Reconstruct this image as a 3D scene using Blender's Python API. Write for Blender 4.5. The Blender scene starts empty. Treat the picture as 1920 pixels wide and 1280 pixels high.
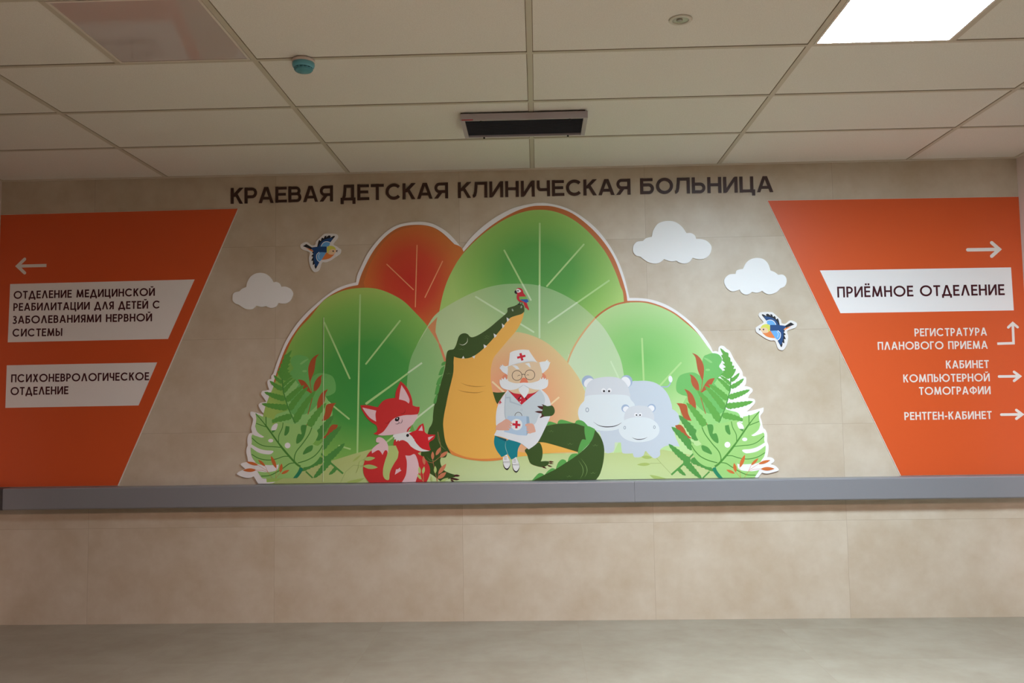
import bpy, math, random
from math import sin, cos, pi, radians
from mathutils import Matrix, Vector

random.seed(7)
scene = bpy.context.scene
C = scene.collection

# ------------------------------------------------------------------ camera
CAM_D, CAM_Z = 5.4367, 1.368
PITCH, YAW, ROLL, FPX = 0.0707, 0.0288, -0.0154, 1596.6
H = 2.8694                       # ceiling height
_fh = Vector((-sin(YAW), cos(YAW), 0.0))
_R = Vector((cos(YAW), sin(YAW), 0.0))
_F = _fh * cos(PITCH) + Vector((0, 0, sin(PITCH)))
_U = -_fh * sin(PITCH) + Vector((0, 0, cos(PITCH)))
CAM_R = _R * cos(ROLL) + _U * sin(ROLL)
CAM_U = -_R * sin(ROLL) + _U * cos(ROLL)
CAM_P = Vector((0, -CAM_D, CAM_Z))
cd = bpy.data.cameras.new('camera')
cam = bpy.data.objects.new('camera', cd)
C.objects.link(cam)
cd.sensor_width = 36.0
cd.lens = FPX / 1920 * 36.0
cd.clip_start = 0.02
cam.matrix_world = Matrix(((CAM_R.x, CAM_U.x, -_F.x, CAM_P.x), (CAM_R.y, CAM_U.y, -_F.y, CAM_P.y),
                           (CAM_R.z, CAM_U.z, -_F.z, CAM_P.z), (0, 0, 0, 1)))
scene.camera = cam

# ------------------------------------------------------------------ world, exposure
world = bpy.data.worlds.new('world')
scene.world = world
world.use_nodes = True
bg = world.node_tree.nodes['Background']
bg.inputs[0].default_value = (1.0, 0.74, 0.54, 1)
bg.inputs[1].default_value = 0.05
vs = scene.view_settings
vs.view_transform = 'Standard'
vs.look = 'None'
vs.exposure = 0.54
vs.gamma = 1.0
vs.use_curve_mapping = False
LED_POWER = 112.0                # radiance of the lit ceiling panel near the wall
REAR_POWER = 92.0               # added warm fill panel, out of view, set for overall brightness
BEAM = 0.3
LED_COLOUR = (0.80, 1.0, 1.16)
REAR_COLOUR = (1.46, 0.94, 0.82)


# ------------------------------------------------------------------ pixel -> wall
def ray(u, v):
    return _F + CAM_R * ((u - 960.0) / FPX) - CAM_U * ((v - 640.0) / FPX)


def wall_pt(u, v, off=0.01):
    d = ray(u, v)
    t = (-off - CAM_P.y) / d.y
    p = CAM_P + d * t
    return (p.x, p.z)


def ceil_pt(u, v, z=H):
    d = ray(u, v)
    t = (z - CAM_P.z) / d.z
    p = CAM_P + d * t
    return (p.x, p.y)


# ------------------------------------------------------------------ materials
def lin(c):
    c = c / 255.0
    return c / 12.92 if c <= 0.04045 else ((c + 0.055) / 1.055) ** 2.4


def rgb(c):
    return (lin(c[0]), lin(c[1]), lin(c[2]), 1.0)


_mats = {}


def mat(name, c, rough=0.45, spec=0.35, metal=0.0, alpha=1.0):
    if name in _mats:
        return _mats[name]
    m = bpy.data.materials.new(name)
    m.use_nodes = True
    b = m.node_tree.nodes['Principled BSDF']
    b.inputs['Base Color'].default_value = rgb(c)
    b.inputs['Roughness'].default_value = rough
    b.inputs['Specular IOR Level'].default_value = spec
    b.inputs['Metallic'].default_value = metal
    b.inputs['Alpha'].default_value = alpha
    _mats[name] = m
    return m


def new_mat(name):
    m = bpy.data.materials.new(name)
    m.use_nodes = True
    nt = m.node_tree
    return m, nt, nt.nodes['Principled BSDF']


def math_node(nt, op, a, b=None, c=None):
    n = nt.nodes.new('ShaderNodeMath')
    n.operation = op
    for i, v in enumerate((a, b, c)):
        if v is None:
            continue
        if isinstance(v, (int, float)):
            n.inputs[i].default_value = v
        else:
            nt.links.new(v, n.inputs[i])
    return n.outputs[0]


def ramp_node(nt, fac, stops):
    n = nt.nodes.new('ShaderNodeValToRGB')
    cr = n.color_ramp
    while len(cr.elements) < len(stops):
        cr.elements.new(0.5)
    for e, (p, c) in zip(cr.elements, stops):
        e.position = p
        e.color = rgb(c)
    nt.links.new(fac, n.inputs[0])
    return n.outputs[0]


def radial_mat(name, centre, radii, stops, rough=0.4, alpha=1.0):
    """printed radial colour blend around a point given in the part's own coordinates"""
    m, nt, b = new_mat(name)
    tc = nt.nodes.new('ShaderNodeTexCoord')
    sx = nt.nodes.new('ShaderNodeSeparateXYZ')
    nt.links.new(tc.outputs['Object'], sx.inputs[0])
    dx = math_node(nt, 'DIVIDE', math_node(nt, 'SUBTRACT', sx.outputs[0], centre[0]), radii[0])
    dz = math_node(nt, 'DIVIDE', math_node(nt, 'SUBTRACT', sx.outputs[2], centre[1]), radii[1])
    r = math_node(nt, 'SQRT', math_node(nt, 'ADD', math_node(nt, 'MULTIPLY', dx, dx), math_node(nt, 'MULTIPLY', dz, dz)))
    nt.links.new(ramp_node(nt, r, stops), b.inputs['Base Color'])
    b.inputs['Roughness'].default_value = rough
    b.inputs['Specular IOR Level'].default_value = 0.35
    b.inputs['Alpha'].default_value = alpha
    return m


# ------------------------------------------------------------------ mesh builder
class MB:
    def __init__(self):
        self.v, self.f = [], []

    def box(self, x0, x1, y0, y1, z0, z1):
        n = len(self.v)
        self.v += [(x, y, z) for z in (z0, z1) for y in (y0, y1) for x in (x0, x1)]
        self.f += [tuple(n + i for i in q) for q in ((0, 2, 3, 1), (4, 5, 7, 6), (0, 1, 5, 4), (2, 6, 7, 3), (0, 4, 6, 2), (1, 3, 7, 5))]
        return self

    def slab(self, loop, yf, yb):
        """closed slab cut to a 2D outline in the wall plane (x, z): front at yf, back at yb"""
        pts = [loop[0]]
        for p in loop[1:]:
            if abs(p[0] - pts[-1][0]) + abs(p[1] - pts[-1][1]) > 1e-6:
                pts.append(p)
        if abs(pts[0][0] - pts[-1][0]) + abs(pts[0][1] - pts[-1][1]) < 1e-6:
            pts.pop()
        if len(pts) < 3:
            return self
        a = sum(p[0] * q[1] - q[0] * p[1] for p, q in zip(pts, pts[1:] + pts[:1]))
        if a < 0:
            pts.reverse()
        n, k = len(self.v), len(pts)
        self.v += [(p[0], yf, p[1]) for p in pts] + [(p[0], yb, p[1]) for p in pts]
        self.f.append(tuple(range(n, n + k)))
        self.f.append(tuple(range(n + 2 * k - 1, n + k - 1, -1)))
        for i in range(k):
            j = (i + 1) % k
            self.f.append((n + i, n + k + i, n + k + j, n + j))
        return self

    def ribbon(self, pts, w, yf, yb, closed=False, cap='butt'):
        """stroke of width w (or widths) along a 2D path"""
        k = len(pts)
        ws = w if isinstance(w, (list, tuple)) else [w] * k
        L, Rr = [], []
        for i in range(k):
            p = pts[i]
            a = pts[i - 1] if (i > 0 or closed) else None
            b = pts[(i + 1) % k] if (i < k - 1 or closed) else None

            def nrm(s, e):
                dx, dy = e[0] - s[0], e[1] - s[1]
                l = math.hypot(dx, dy) or 1e-9
                return (-dy / l, dx / l)
            hw = ws[i] / 2
            if a and b:
                n1, n2 = nrm(a, p), nrm(p, b)
                m = (n1[0] + n2[0], n1[1] + n2[1])
                l = math.hypot(*m) or 1e-9
                m = (m[0] / l, m[1] / l)
                s = hw / max(0.34, m[0] * n1[0] + m[1] * n1[1])
                L.append((p[0] + m[0] * s, p[1] + m[1] * s))
                Rr.append((p[0] - m[0] * s, p[1] - m[1] * s))
            else:
                o = b or a
                n1 = nrm(p, b) if b else nrm(a, p)
                dx, dy = (b[0] - p[0], b[1] - p[1]) if b else (p[0] - a[0], p[1] - a[1])
                lp, rp = (p[0] + n1[0] * hw, p[1] + n1[1] * hw), (p[0] - n1[0] * hw, p[1] - n1[1] * hw)
                if cap == 'h' and abs(dy) > 0.45 * abs(dx):      # cut level
                    lp = (lp[0] + dx / dy * (p[1] - lp[1]), p[1])
                    rp = (rp[0] + dx / dy * (p[1] - rp[1]), p[1])
                L.append(lp)
                Rr.append(rp)
        n = len(self.v)
        for l, r in zip(L, Rr):
            self.v += [(l[0], yf, l[1]), (r[0], yf, r[1]), (l[0], yb, l[1]), (r[0], yb, r[1])]
        for i in range(k if closed else k - 1):
            a, b = n + 4 * i, n + 4 * ((i + 1) % k)
            self.f += [(a, a + 1, b + 1, b), (a + 2, b + 2, b + 3, a + 3), (a, b, b + 2, a + 2), (a + 1, a + 3, b + 3, b + 1)]
        if not closed:
            for i in (0, k - 1):
                a = n + 4 * i
                self.f.append((a, a + 2, a + 3, a + 1) if i == 0 else (a, a + 1, a + 3, a + 2))
                if cap == 'round':
                    l, r, c = L[i], Rr[i], pts[i]
                    a0 = math.atan2(l[1] - c[1], l[0] - c[0])
                    sg = 1 if i == 0 else -1
                    arc = [(c[0] + ws[i] / 2 * cos(a0 + sg * j * pi / 8), c[1] + ws[i] / 2 * sin(a0 + sg * j * pi / 8)) for j in range(1, 8)]
                    q = len(self.v)
                    self.v += [(x, yf, z) for x, z in arc]
                    loop = [a] + list(range(q, q + 7)) + [a + 1]
                    self.f.append(tuple(loop if i else loop[::-1]))
        return self

    def lathe(self, prof, cx, cy, n=40):
        """profile of (radius, z) turned about a vertical axis"""
        s = len(self.v)
        for r, z in prof:
            self.v += [(cx + r * cos(2 * pi * i / n), cy + r * sin(2 * pi * i / n), z) for i in range(n)]
        for k in range(len(prof) - 1):
            for i in range(n):
                j = (i + 1) % n
                a, b = s + k * n, s + (k + 1) * n
                self.f.append((a + i, a + j, b + j, b + i))
        return self

    def build(self, name, m, parent=None, origin=(0, 0, 0), bevel=0.0, smooth=False):
        me = bpy.data.meshes.new(name)
        ox, oy, oz = origin
        me.from_pydata([(x - ox, y - oy, z - oz) for x, y, z in self.v], [], self.f)
        me.materials.append(m)
        me.update()
        if smooth:
            me.polygons.foreach_set('use_smooth', [True] * len(me.polygons))
        o = bpy.data.objects.new(name, me)
        C.objects.link(o)
        if parent:
            o.parent = parent
        else:
            o.location = origin
        if bevel:
            b = o.modifiers.new('bevel', 'BEVEL')
            b.width = bevel
            b.segments = 3
            b.limit_method = 'ANGLE'
        return o


def thing(name, label, cat, loc, group=None):
    o = bpy.data.objects.new(name, None)
    C.objects.link(o)
    o.empty_display_size = 0.05
    o.location = loc
    o['label'] = label
    o['category'] = cat
    if group:
        o['group'] = group
    return o


def struct(o):
    o['kind'] = 'structure'
    return o


# ------------------------------------------------------------------ corners of the room, rail
XL = wall_pt(3.5, 342, 0)[0]
XR = wall_pt(1905.5, 300, 0)[0]
YB = -8.6                                         # how far the hall is built
X0, R0 = -0.0078, 0.6502                          # ceiling grid: middle runner, first cross row
XT = -0.4862                                      # a vertical tile joint of the wall
RAIL_T = wall_pt(960, 901.5, 0)[1]
RAIL_P = 0.085
RAIL_B = wall_pt(960, 945.5, RAIL_P)[1]


def tile_mat(name, base, dark, grid, grout, rough, stain=0.5, horizontal=False):
    m, nt, b = new_mat(name)
    tc = nt.nodes.new('ShaderNodeTexCoord')
    sx = nt.nodes.new('ShaderNodeSeparateXYZ')
    nt.links.new(tc.outputs['Object'], sx.inputs[0])
    a, c = sx.outputs[0], sx.outputs[1 if horizontal else 2]
    (ga, oa), (gc, oc) = grid
    ua = math_node(nt, 'DIVIDE', math_node(nt, 'SUBTRACT', a, oa), ga)
    uc = math_node(nt, 'DIVIDE', math_node(nt, 'SUBTRACT', c, oc), gc)

    def edge(u, g):
        f = math_node(nt, 'FRACT', u)
        d = math_node(nt, 'MINIMUM', f, math_node(nt, 'SUBTRACT', 1.0, f))
        return math_node(nt, 'MULTIPLY', d, g)
    d = math_node(nt, 'MINIMUM', edge(ua, ga), edge(uc, gc))
    line = math_node(nt, 'LESS_THAN', d, 0.0011)
    cx = nt.nodes.new('ShaderNodeCombineXYZ')
    nt.links.new(math_node(nt, 'FLOOR', ua), cx.inputs[0])
    nt.links.new(math_node(nt, 'FLOOR', uc), cx.inputs[1])
    wn = nt.nodes.new('ShaderNodeTexWhiteNoise')
    nt.links.new(cx.outputs[0], wn.inputs['Vector'])
    # cloudy stone figure, different in every tile
    ad = nt.nodes.new('ShaderNodeVectorMath')
    ad.operation = 'MULTIPLY_ADD'
    nt.links.new(wn.outputs['Color'], ad.inputs[0])
    ad.inputs[1].default_value = (9, 9, 9)
    nt.links.new(tc.outputs['Object'], ad.inputs[2])
    n1 = nt.nodes.new('ShaderNodeTexNoise')
    nt.links.new(ad.outputs[0], n1.inputs['Vector'])
    n1.inputs['Scale'].default_value = 3.2
    n1.inputs['Detail'].default_value = 7
    n1.inputs['Roughness'].default_value = 0.62
    n2 = nt.nodes.new('ShaderNodeTexNoise')
    nt.links.new(ad.outputs[0], n2.inputs['Vector'])
    n2.inputs['Scale'].default_value = 11
    n2.inputs['Detail'].default_value = 4
    f = math_node(nt, 'ADD', math_node(nt, 'MULTIPLY', n1.outputs['Fac'], 0.75), math_node(nt, 'MULTIPLY', n2.outputs['Fac'], 0.25))
    f = math_node(nt, 'ADD', f, math_node(nt, 'MULTIPLY', math_node(nt, 'SUBTRACT', wn.outputs['Value'], 0.5), 0.06))
    lo = 0.5 - 0.16
    col = ramp_node(nt, f, [(lo, dark), (0.66, base)])
    mx = nt.nodes.new('ShaderNodeMix')
    mx.data_type = 'RGBA'
    nt.links.new(math_node(nt, 'MULTIPLY', line, stain), mx.inputs['Factor'])
    nt.links.new(col, mx.inputs['A'])
    mx.inputs['B'].default_value = rgb(grout)
    nt.links.new(mx.outputs['Result'], b.inputs['Base Color'])
    b.inputs['Roughness'].default_value = rough
    b.inputs['Specular IOR Level'].default_value = 0.4
    return m


M_WALL = tile_mat('beige_stone_tile', (206, 195, 176), (188, 172, 148), ((1.2, XT), (0.6, 0.0)), (128, 106, 84), 0.42, 0.4)
M_FLOOR = tile_mat('floor_stone_tile', (158, 152, 136), (142, 133, 116), ((1.2, 0.22), (0.6, -0.23)), (140, 124, 102), 0.40, 0.45, True)
M_SIDE = mat('side_wall_paint', (224, 208, 200), 0.7, 0.2)
M_TILE, _nt, _b = new_mat('ceiling_tile_board')
_tc = _nt.nodes.new('ShaderNodeTexCoord')
_n = _nt.nodes.new('ShaderNodeTexNoise')
_nt.links.new(_tc.outputs['Object'], _n.inputs['Vector'])
_n.inputs['Scale'].default_value = 220
_n.inputs['Detail'].default_value = 3
_nt.links.new(ramp_node(_nt, _n.outputs['Fac'], [(0.3, (220, 218, 208)), (0.7, (232, 230, 221))]), _b.inputs['Base Color'])
_b.inputs['Roughness'].default_value = 0.9
_b.inputs['Specular IOR Level'].default_value = 0.1
M_BAR = mat('grid_bar_enamel', (196, 190, 172), 0.5, 0.3)
M_BARG = mat('grid_painted_shadow', (124, 110, 88), 0.9, 0.1)  # dark strips beside the bars: their shadow line put into the colour

struct(MB().box(XL - 0.15, XR + 0.15, 0.0, 0.15, -0.1, H + 0.15).build('wall_back', M_WALL))
struct(MB().box(XL - 0.15, XL, -0.55, 0.0, -0.1, H + 0.15).build('wall_left', M_SIDE))
struct(MB().box(XR, XR + 0.15, -0.55, 0.0, -0.1, H + 0.15).build('wall_right', M_SIDE))
struct(MB().box(XL - 2.2, XR + 2.2, YB, 0.0, -0.1, 0.0).build('floor', M_FLOOR))
struct(MB().box(XL - 2.2, XR + 2.2, YB, 0.0, H + 0.004, H + 0.1).build('ceiling', M_TILE))
grid, gap = MB(), MB()
BW = 0.012
xs = [X0 + 1.2 * i for i in range(-2, 3)]
rows = [-(R0 + 0.6 * j) for j in range(0, 14) if R0 + 0.6 * j < -YB - 0.05]
for x in xs:
    grid.box(x - BW, x + BW, YB, -0.022, H, H + 0.006)
    for s in (-1, 1):
        gap.box(x + s * (BW + 0.0012) - 0.0012, x + s * (BW + 0.0012) + 0.0012, YB, -0.022, H + 0.0032, H + 0.006)
ed = [XL + 0.022] + xs + [XR - 0.022]
for y in rows:
    for a, b in zip(ed, ed[1:]):
        grid.box(a + BW, b - BW, y - BW * 0.85, y + BW * 0.85, H + 0.0006, H + 0.006)
        gap.box(a + BW, b - BW, y - BW * 0.85 - 0.003, y - BW * 0.85, H + 0.0032, H + 0.006)
LED_X = [(xs[3], xs[3] + 0.6), (xs[1] - 0.6, xs[1])]
for a, b, x in ((xs[3], xs[4], xs[3] + 0.6), (xs[0], xs[1], xs[1] - 0.6), (xs[2], xs[3], xs[2] + 0.6)):
    for j in ((6,) if a == xs[2] else (2,)):
        grid.box(x - BW, x + BW, -(R0 + 0.6 * (j + 1)) + BW, -(R0 + 0.6 * j) - BW, H + 0.0003, H + 0.006)
struct(grid.build('trim_1', M_BAR))
struct(gap.build('trim_shadow_lines', M_BARG))
edge = MB()
edge.box(XL, XR, -0.022, 0.0, H - 0.002, H + 0.006)
edge.box(XL, XL + 0.022, -0.55, -0.022, H - 0.002, H + 0.006)
edge.box(XR - 0.022, XR, -0.55, -0.022, H - 0.002, H + 0.006)
struct(edge.build('trim_3', mat('wall_angle_enamel', (206, 197, 180), 0.5, 0.3)))

# ------------------------------------------------------------------ ceiling lights


def lit_diffuser(name, colour, power):
    m, nt, b = new_mat(name)
    b.inputs['Base Color'].default_value = (0.9, 0.9, 0.9, 1)
    b.inputs['Emission Color'].default_value = (*colour, 1)
    # prismatic diffuser: throws a little more light straight down than sideways
    ge = nt.nodes.new('ShaderNodeNewGeometry')
    dt = nt.nodes.new('ShaderNodeVectorMath')
    dt.operation = 'DOT_PRODUCT'
    nt.links.new(ge.outputs['Incoming'], dt.inputs[0])
    nt.links.new(ge.outputs['Normal'], dt.inputs[1])
    em = math_node(nt, 'MULTIPLY', math_node(nt, 'POWER', math_node(nt, 'MAXIMUM', dt.outputs['Value'], 0.0), BEAM), power)
    nt.links.new(em, b.inputs['Emission Strength'])
    return m


M_LED = lit_diffuser('lit_cool_diffuser', LED_COLOUR, LED_POWER)
M_FILL = lit_diffuser('added_fill_diffuser', REAR_COLOUR, REAR_POWER)  # diffuser of the unseen panel added to fill the hall
M_OFF = mat('unlit_acrylic_diffuser', (188, 178, 172), 0.05, 0.8)
M_FRAME = mat('white_panel_frame', (214, 208, 196), 0.4, 0.4)


def led(x0, j, lit, label):
    y1, y0 = -(R0 + 0.6 * j) - BW - 0.001, -(R0 + 0.6 * (j + 1)) + BW + 0.001
    x0, x1 = x0 + BW + 0.001, x0 + 0.6 - BW - 0.001
    o = thing('ceiling_light', label, 'light', ((x0 + x1) / 2, (y0 + y1) / 2, H), 'square light panels in the ceiling')
    og = o.location[:]
    fr, w = MB(), 0.011
    z0, z1 = H - 0.001, H + 0.0035
    fr.box(x0, x1, y0, y0 + w, z0, z1).box(x0, x1, y1 - w, y1, z0, z1)
    fr.box(x0, x0 + w, y0 + w, y1 - w, z0, z1).box(x1 - w, x1, y0 + w, y1 - w, z0, z1)
    fr.build('frame', M_FRAME, o, og)
    MB().box(x0 + w, x1 - w, y0 + w, y1 - w, H + 0.0008, H + 0.0035).build('diffuser', lit or M_OFF, o, og)


led(xs[3], 2, M_LED, 'lit square ceiling light panel glowing white at upper right')
led(xs[1] - 0.6, 2, None, 'unlit square ceiling light panel reflecting the orange sign at upper left')
led(xs[2], 6, M_FILL, 'added unseen fill light panel over the middle of the hall, farthest from the mural wall')

# ------------------------------------------------------------------ downlight, smoke detector, air unit
dx, dy = ceil_pt(1276, 38)
o = thing('recessed_spotlight', 'small round unlit spotlight recessed in the ceiling tile left of the glowing panel', 'light', (dx, dy, H))
g = o.location[:]
MB().lathe([(0.046, H + 0.003), (0.046, H + 0.0005), (0.043, H - 0.0025), (0.034, H - 0.003), (0.031, H - 0.001), (0.031, H + 0.002)], dx, dy).build('bezel', mat('spotlight_bezel', (200, 196, 180), 0.35, 0.5), o, g, smooth=True)
MB().lathe([(0.031, H + 0.001), (0.029, H - 0.0002), (0.024, H + 0.0015), (0.012, H + 0.002), (0.0005, H + 0.002)], dx, dy).build('reflector', mat('spotlight_reflector', (170, 164, 146), 0.3, 0.5, 0.3), o, g, smooth=True)
MB().lathe([(0.012, H + 0.002), (0.012, H - 0.001), (0.008, H - 0.003), (0.0005, H - 0.0035)], dx - 0.004, dy).build('bulb', mat('spotlight_glass', (150, 146, 130), 0.15, 0.6), o, g, smooth=True)

sx_, sy_ = ceil_pt(569, 113)
o = thing('smoke_detector', 'round teal smoke detector with a white base on the ceiling', 'smoke detector', (sx_, sy_, H))
g = o.location[:]
MB().lathe([(0.0005, H), (0.049, H), (0.0495, H - 0.006), (0.048, H - 0.013), (0.040, H - 0.014)], sx_, sy_).build('base', mat('detector_base_plastic', (214, 200, 192), 0.4), o, g, smooth=True)
body = MB().lathe([(0.040, H - 0.012), (0.0475, H - 0.0135), (0.0485, H - 0.022), (0.046, H - 0.031), (0.042, H - 0.035), (0.0375, H - 0.036)], sx_, sy_).build('housing', mat('teal_detector_plastic', (98, 170, 186), 0.35, 0.5), o, g, smooth=True)
MB().lathe([(0.0385, H - 0.034), (0.0375, H - 0.042)], sx_, sy_).build('smoke_slot', mat('detector_slot', (16, 48, 56), 0.6), body, g)
MB().lathe([(0.0375, H - 0.0385), (0.0400, H - 0.0395), (0.0395, H - 0.041), (0.0375, H - 0.0415)], sx_, sy_).build('slot_ring', mat('teal_detector_plastic', 0), body, g, smooth=True)
ribs = MB()
for k in range(14):
    a = 2 * pi * k / 14
    cxk, cyk = sx_ + 0.039 * cos(a), sy_ + 0.039 * sin(a)
    ribs.box(cxk - 0.002, cxk + 0.002, cyk - 0.002, cyk + 0.002, H - 0.043, H - 0.035)
ribs.build('slot_ribs', mat('teal_detector_plastic', 0), body, g)
MB().lathe([(0.0375, H - 0.0415), (0.0385, H - 0.043), (0.036, H - 0.048), (0.028, H - 0.0515), (0.0005, H - 0.053)], sx_, sy_).build('cap', mat('teal_detector_cap', (84, 150, 160), 0.4, 0.4), o, g, smooth=True)

hb = 0.042
ax0 = ceil_pt(863.5, 227.5, H - hb)[0]
ax1 = ceil_pt(1102, 221, H - hb)[0]
ayf, ayb = ceil_pt(983, 223.5, H - hb)[1], ceil_pt(986, 256.5, H - hb)[1]
o = thing('air_unit', 'flat grey framed air unit with black louvres hanging under the ceiling', 'air vent', ((ax0 + ax1) / 2, (ayf + ayb) / 2, H))
g = o.location[:]
zf, zt = H - hb, H - 0.006
fw, fs = 0.010, 0.022
fr = MB().box(ax0, ax1, ayf, ayf + fw, zf, zt).box(ax0, ax1, ayb - 0.014, ayb, zf, zt)
fr.box(ax0, ax0 + fs, ayf + fw, ayb - 0.014, zf, zt).box(ax1 - fs, ax1, ayf + fw, ayb - 0.014, zf, zt)
frame = fr.build('frame', mat('lilac_grey_metal', (176, 168, 172), 0.4, 0.5), o, g)
MB().box(ax0 + fs, ax1 - fs, ayf + fw, ayb - 0.014, zt - 0.004, zt).build('backing', mat('black_cavity', (14, 14, 16), 0.8), o, g)
ns = 13
for k in range(ns):
    y = ayf + fw + (k + 0.5) * (ayb - 0.014 - ayf - fw) / ns
    m = MB()
    n = 0
    m.v += [(ax0 + fs, y - 0.012, zf + 0.003), (ax1 - fs, y - 0.012, zf + 0.003), (ax1 - fs, y + 0.006, zf + 0.02), (ax0 + fs, y + 0.006, zf + 0.02),
            (ax0 + fs, y - 0.012, zf + 0.0055), (ax1 - fs, y - 0.012, zf + 0.0055), (ax1 - fs, y + 0.006, zf + 0.0225), (ax0 + fs, y + 0.006, zf + 0.0225)]
    m.f += [(0, 3, 2, 1), (4, 5, 6, 7), (0, 1, 5, 4), (1, 2, 6, 5), (2, 3, 7, 6), (3, 0, 4, 7)]
    m.build('louvre', mat('black_louvre_metal', (106, 109, 118), 0.45, 0.5), o, g)
for fx in (0.16, 0.86):
    x = ax0 + fx * (ax1 - ax0)
    MB().lathe([(0.005, zf + 0.001), (0.005, zf - 0.006), (0.0005, zf - 0.007)], x, ayb - 0.006, 16).build('latch', mat('black_latch_plastic', (20, 18, 18), 0.5), o, g)
    MB().lathe([(0.006, zf + 0.001), (0.006, zf - 0.004), (0.0005, zf - 0.005)], x, ayf + fw + 0.004, 16).build('latch', mat('black_latch_plastic', 0), o, g)
MB().box(ax0 + 0.006, ax0 + 0.066, ayf - 0.0006, ayf, zf + 0.001, zf + 0.006).build('label', mat('red_label', (178, 44, 50), 0.5), o, g)
for fx in (0.03, 0.955):
    x = ax0 + fx * (ax1 - ax0)
    for ya in (ayf + 0.004, ayb - 0.03):
        MB().box(x - 0.018, x + 0.018, ya, ya + 0.016, zt, H + 0.0005).build('hanger', mat('dark_hanger_metal', (66, 50, 46), 0.5), o, g)

# ------------------------------------------------------------------ handrail
JX = wall_pt(1190, 925, RAIL_P)[0]
o = thing('handrail', 'long grey wall rail under the mural and both signs', 'handrail', ((XL + XR) / 2, 0, RAIL_B))
g = o.location[:]
M_RAIL = mat('grey_rail_vinyl', (132, 133, 137), 0.32, 0.5)


def rail(x0, x1, m, parent, name='cover', grow=0.0):
    pr = [(0.0, RAIL_B), (-RAIL_P + 0.016, RAIL_B)]
    for k in range(5):
        a = pi / 2 * k / 4
        pr.append((-RAIL_P + 0.016 - 0.016 * sin(a), RAIL_B + 0.012 - 0.012 * cos(a)))
    for k in range(5):
        a = pi / 2 * k / 4
        pr.append((-RAIL_P + 0.012 - 0.012 * cos(a), RAIL_T - 0.010 + 0.010 * sin(a)))
    pr += [(0.0, RAIL_T)]
    pr = [(y * (1 + grow), z + (grow * 0.02 if z > (RAIL_T + RAIL_B) / 2 else -grow * 0.02)) for y, z in pr]
    m_ = MB()
    k = len(pr)
    m_.v += [(x, y, z) for x in (x0, x1) for y, z in pr]
    for i in range(k):
        j = (i + 1) % k
        m_.f.append((i, k + i, k + j, j))
    m_.f += [tuple(range(k)), tuple(range(2 * k - 1, k - 1, -1))]
    return m_.build(name, m, parent, g)


xcap = wall_pt(5, 930, RAIL_P)[0]
rail(xcap, JX - 0.0006, M_RAIL, o)
rail(JX + 0.0006, XR - 0.001, M_RAIL, o)
rail(XL + 0.001, xcap - 0.0006, mat('dark_rail_end_plastic', (66, 62, 62), 0.4, 0.4), o, 'end_cap', 0.03)


# ------------------------------------------------------------------ 2D outlines
def P(ox, oy, s):
    """reader for coordinates taken from an enlarged crop of the photograph"""
    def f(*pts):
        return [(ox + p[0] / s, oy + p[1] / s) + tuple(p[2:]) for p in pts]
    return f


PX = P(0, 0, 1)
OFF = 0.010


def tow(pts, off=OFF, zmin=None):
    r = []
    for p in pts:
        x, z = wall_pt(p[0], p[1], off)
        if zmin is not None and z < zmin:
            z = zmin
        r.append((x, z))
    return r


def smooth(pts, closed=True, n=6):
    """Catmull-Rom through the points; a third value of 1 marks a sharp corner"""
    k = len(pts)
    out = []
    for i in range(k if closed else k - 1):
        p1, p2 = pts[i], pts[(i + 1) % k]
        p0 = pts[i - 1] if (i > 0 or closed) else p1
        p3 = pts[(i + 2) % k] if (i + 2 < k or closed) else p2
        if len(p1) > 2 and p1[2]:
            p0 = p1
        if len(p2) > 2 and p2[2]:
            p3 = p2
        for j in range(n):
            t = j / n
            out.append(tuple(0.5 * (2 * p1[q] + (p2[q] - p0[q]) * t + (2 * p0[q] - 5 * p1[q] + 4 * p2[q] - p3[q]) * t * t
                                    + (3 * p1[q] - p0[q] - 3 * p2[q] + p3[q]) * t ** 3) for q in (0, 1)))
    if not closed:
        out.append(pts[-1][:2])
    return out


def ell(cx, cy, rx, ry=None, rot=0.0, n=28, a0=0.0, a1=360.0):
    ry = ry or rx
    c, s = cos(radians(rot)), sin(radians(rot))
    r = []
    m = n if a1 - a0 == 360 else n + 1
    for i in range(m):
        a = radians(a0 + (a1 - a0) * i / n)
        x, y = rx * cos(a), ry * sin(a)
        r.append((cx + c * x - s * y, cy + s * x + c * y))
    return r


def leaf(b, t, w, bend=0.0):
    """pointed leaf from base b to tip t"""
    dx, dy = t[0] - b[0], t[1] - b[1]
    l = math.hypot(dx, dy)
    nx, ny = -dy / l, dx / l
    L, Rr = [], []
    for i in range(9):
        u = i / 8
        hw = w / 2 * sin(pi * u ** 0.9) ** 0.85 if 0 < u < 1 else 0
        bx = bend * sin(pi * u)
        c = (b[0] + dx * u + nx * bx, b[1] + dy * u + ny * bx)
        L.append((c[0] + nx * hw, c[1] + ny * hw))
        Rr.append((c[0] - nx * hw, c[1] - ny * hw))
    return L + Rr[-2:0:-1]


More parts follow.
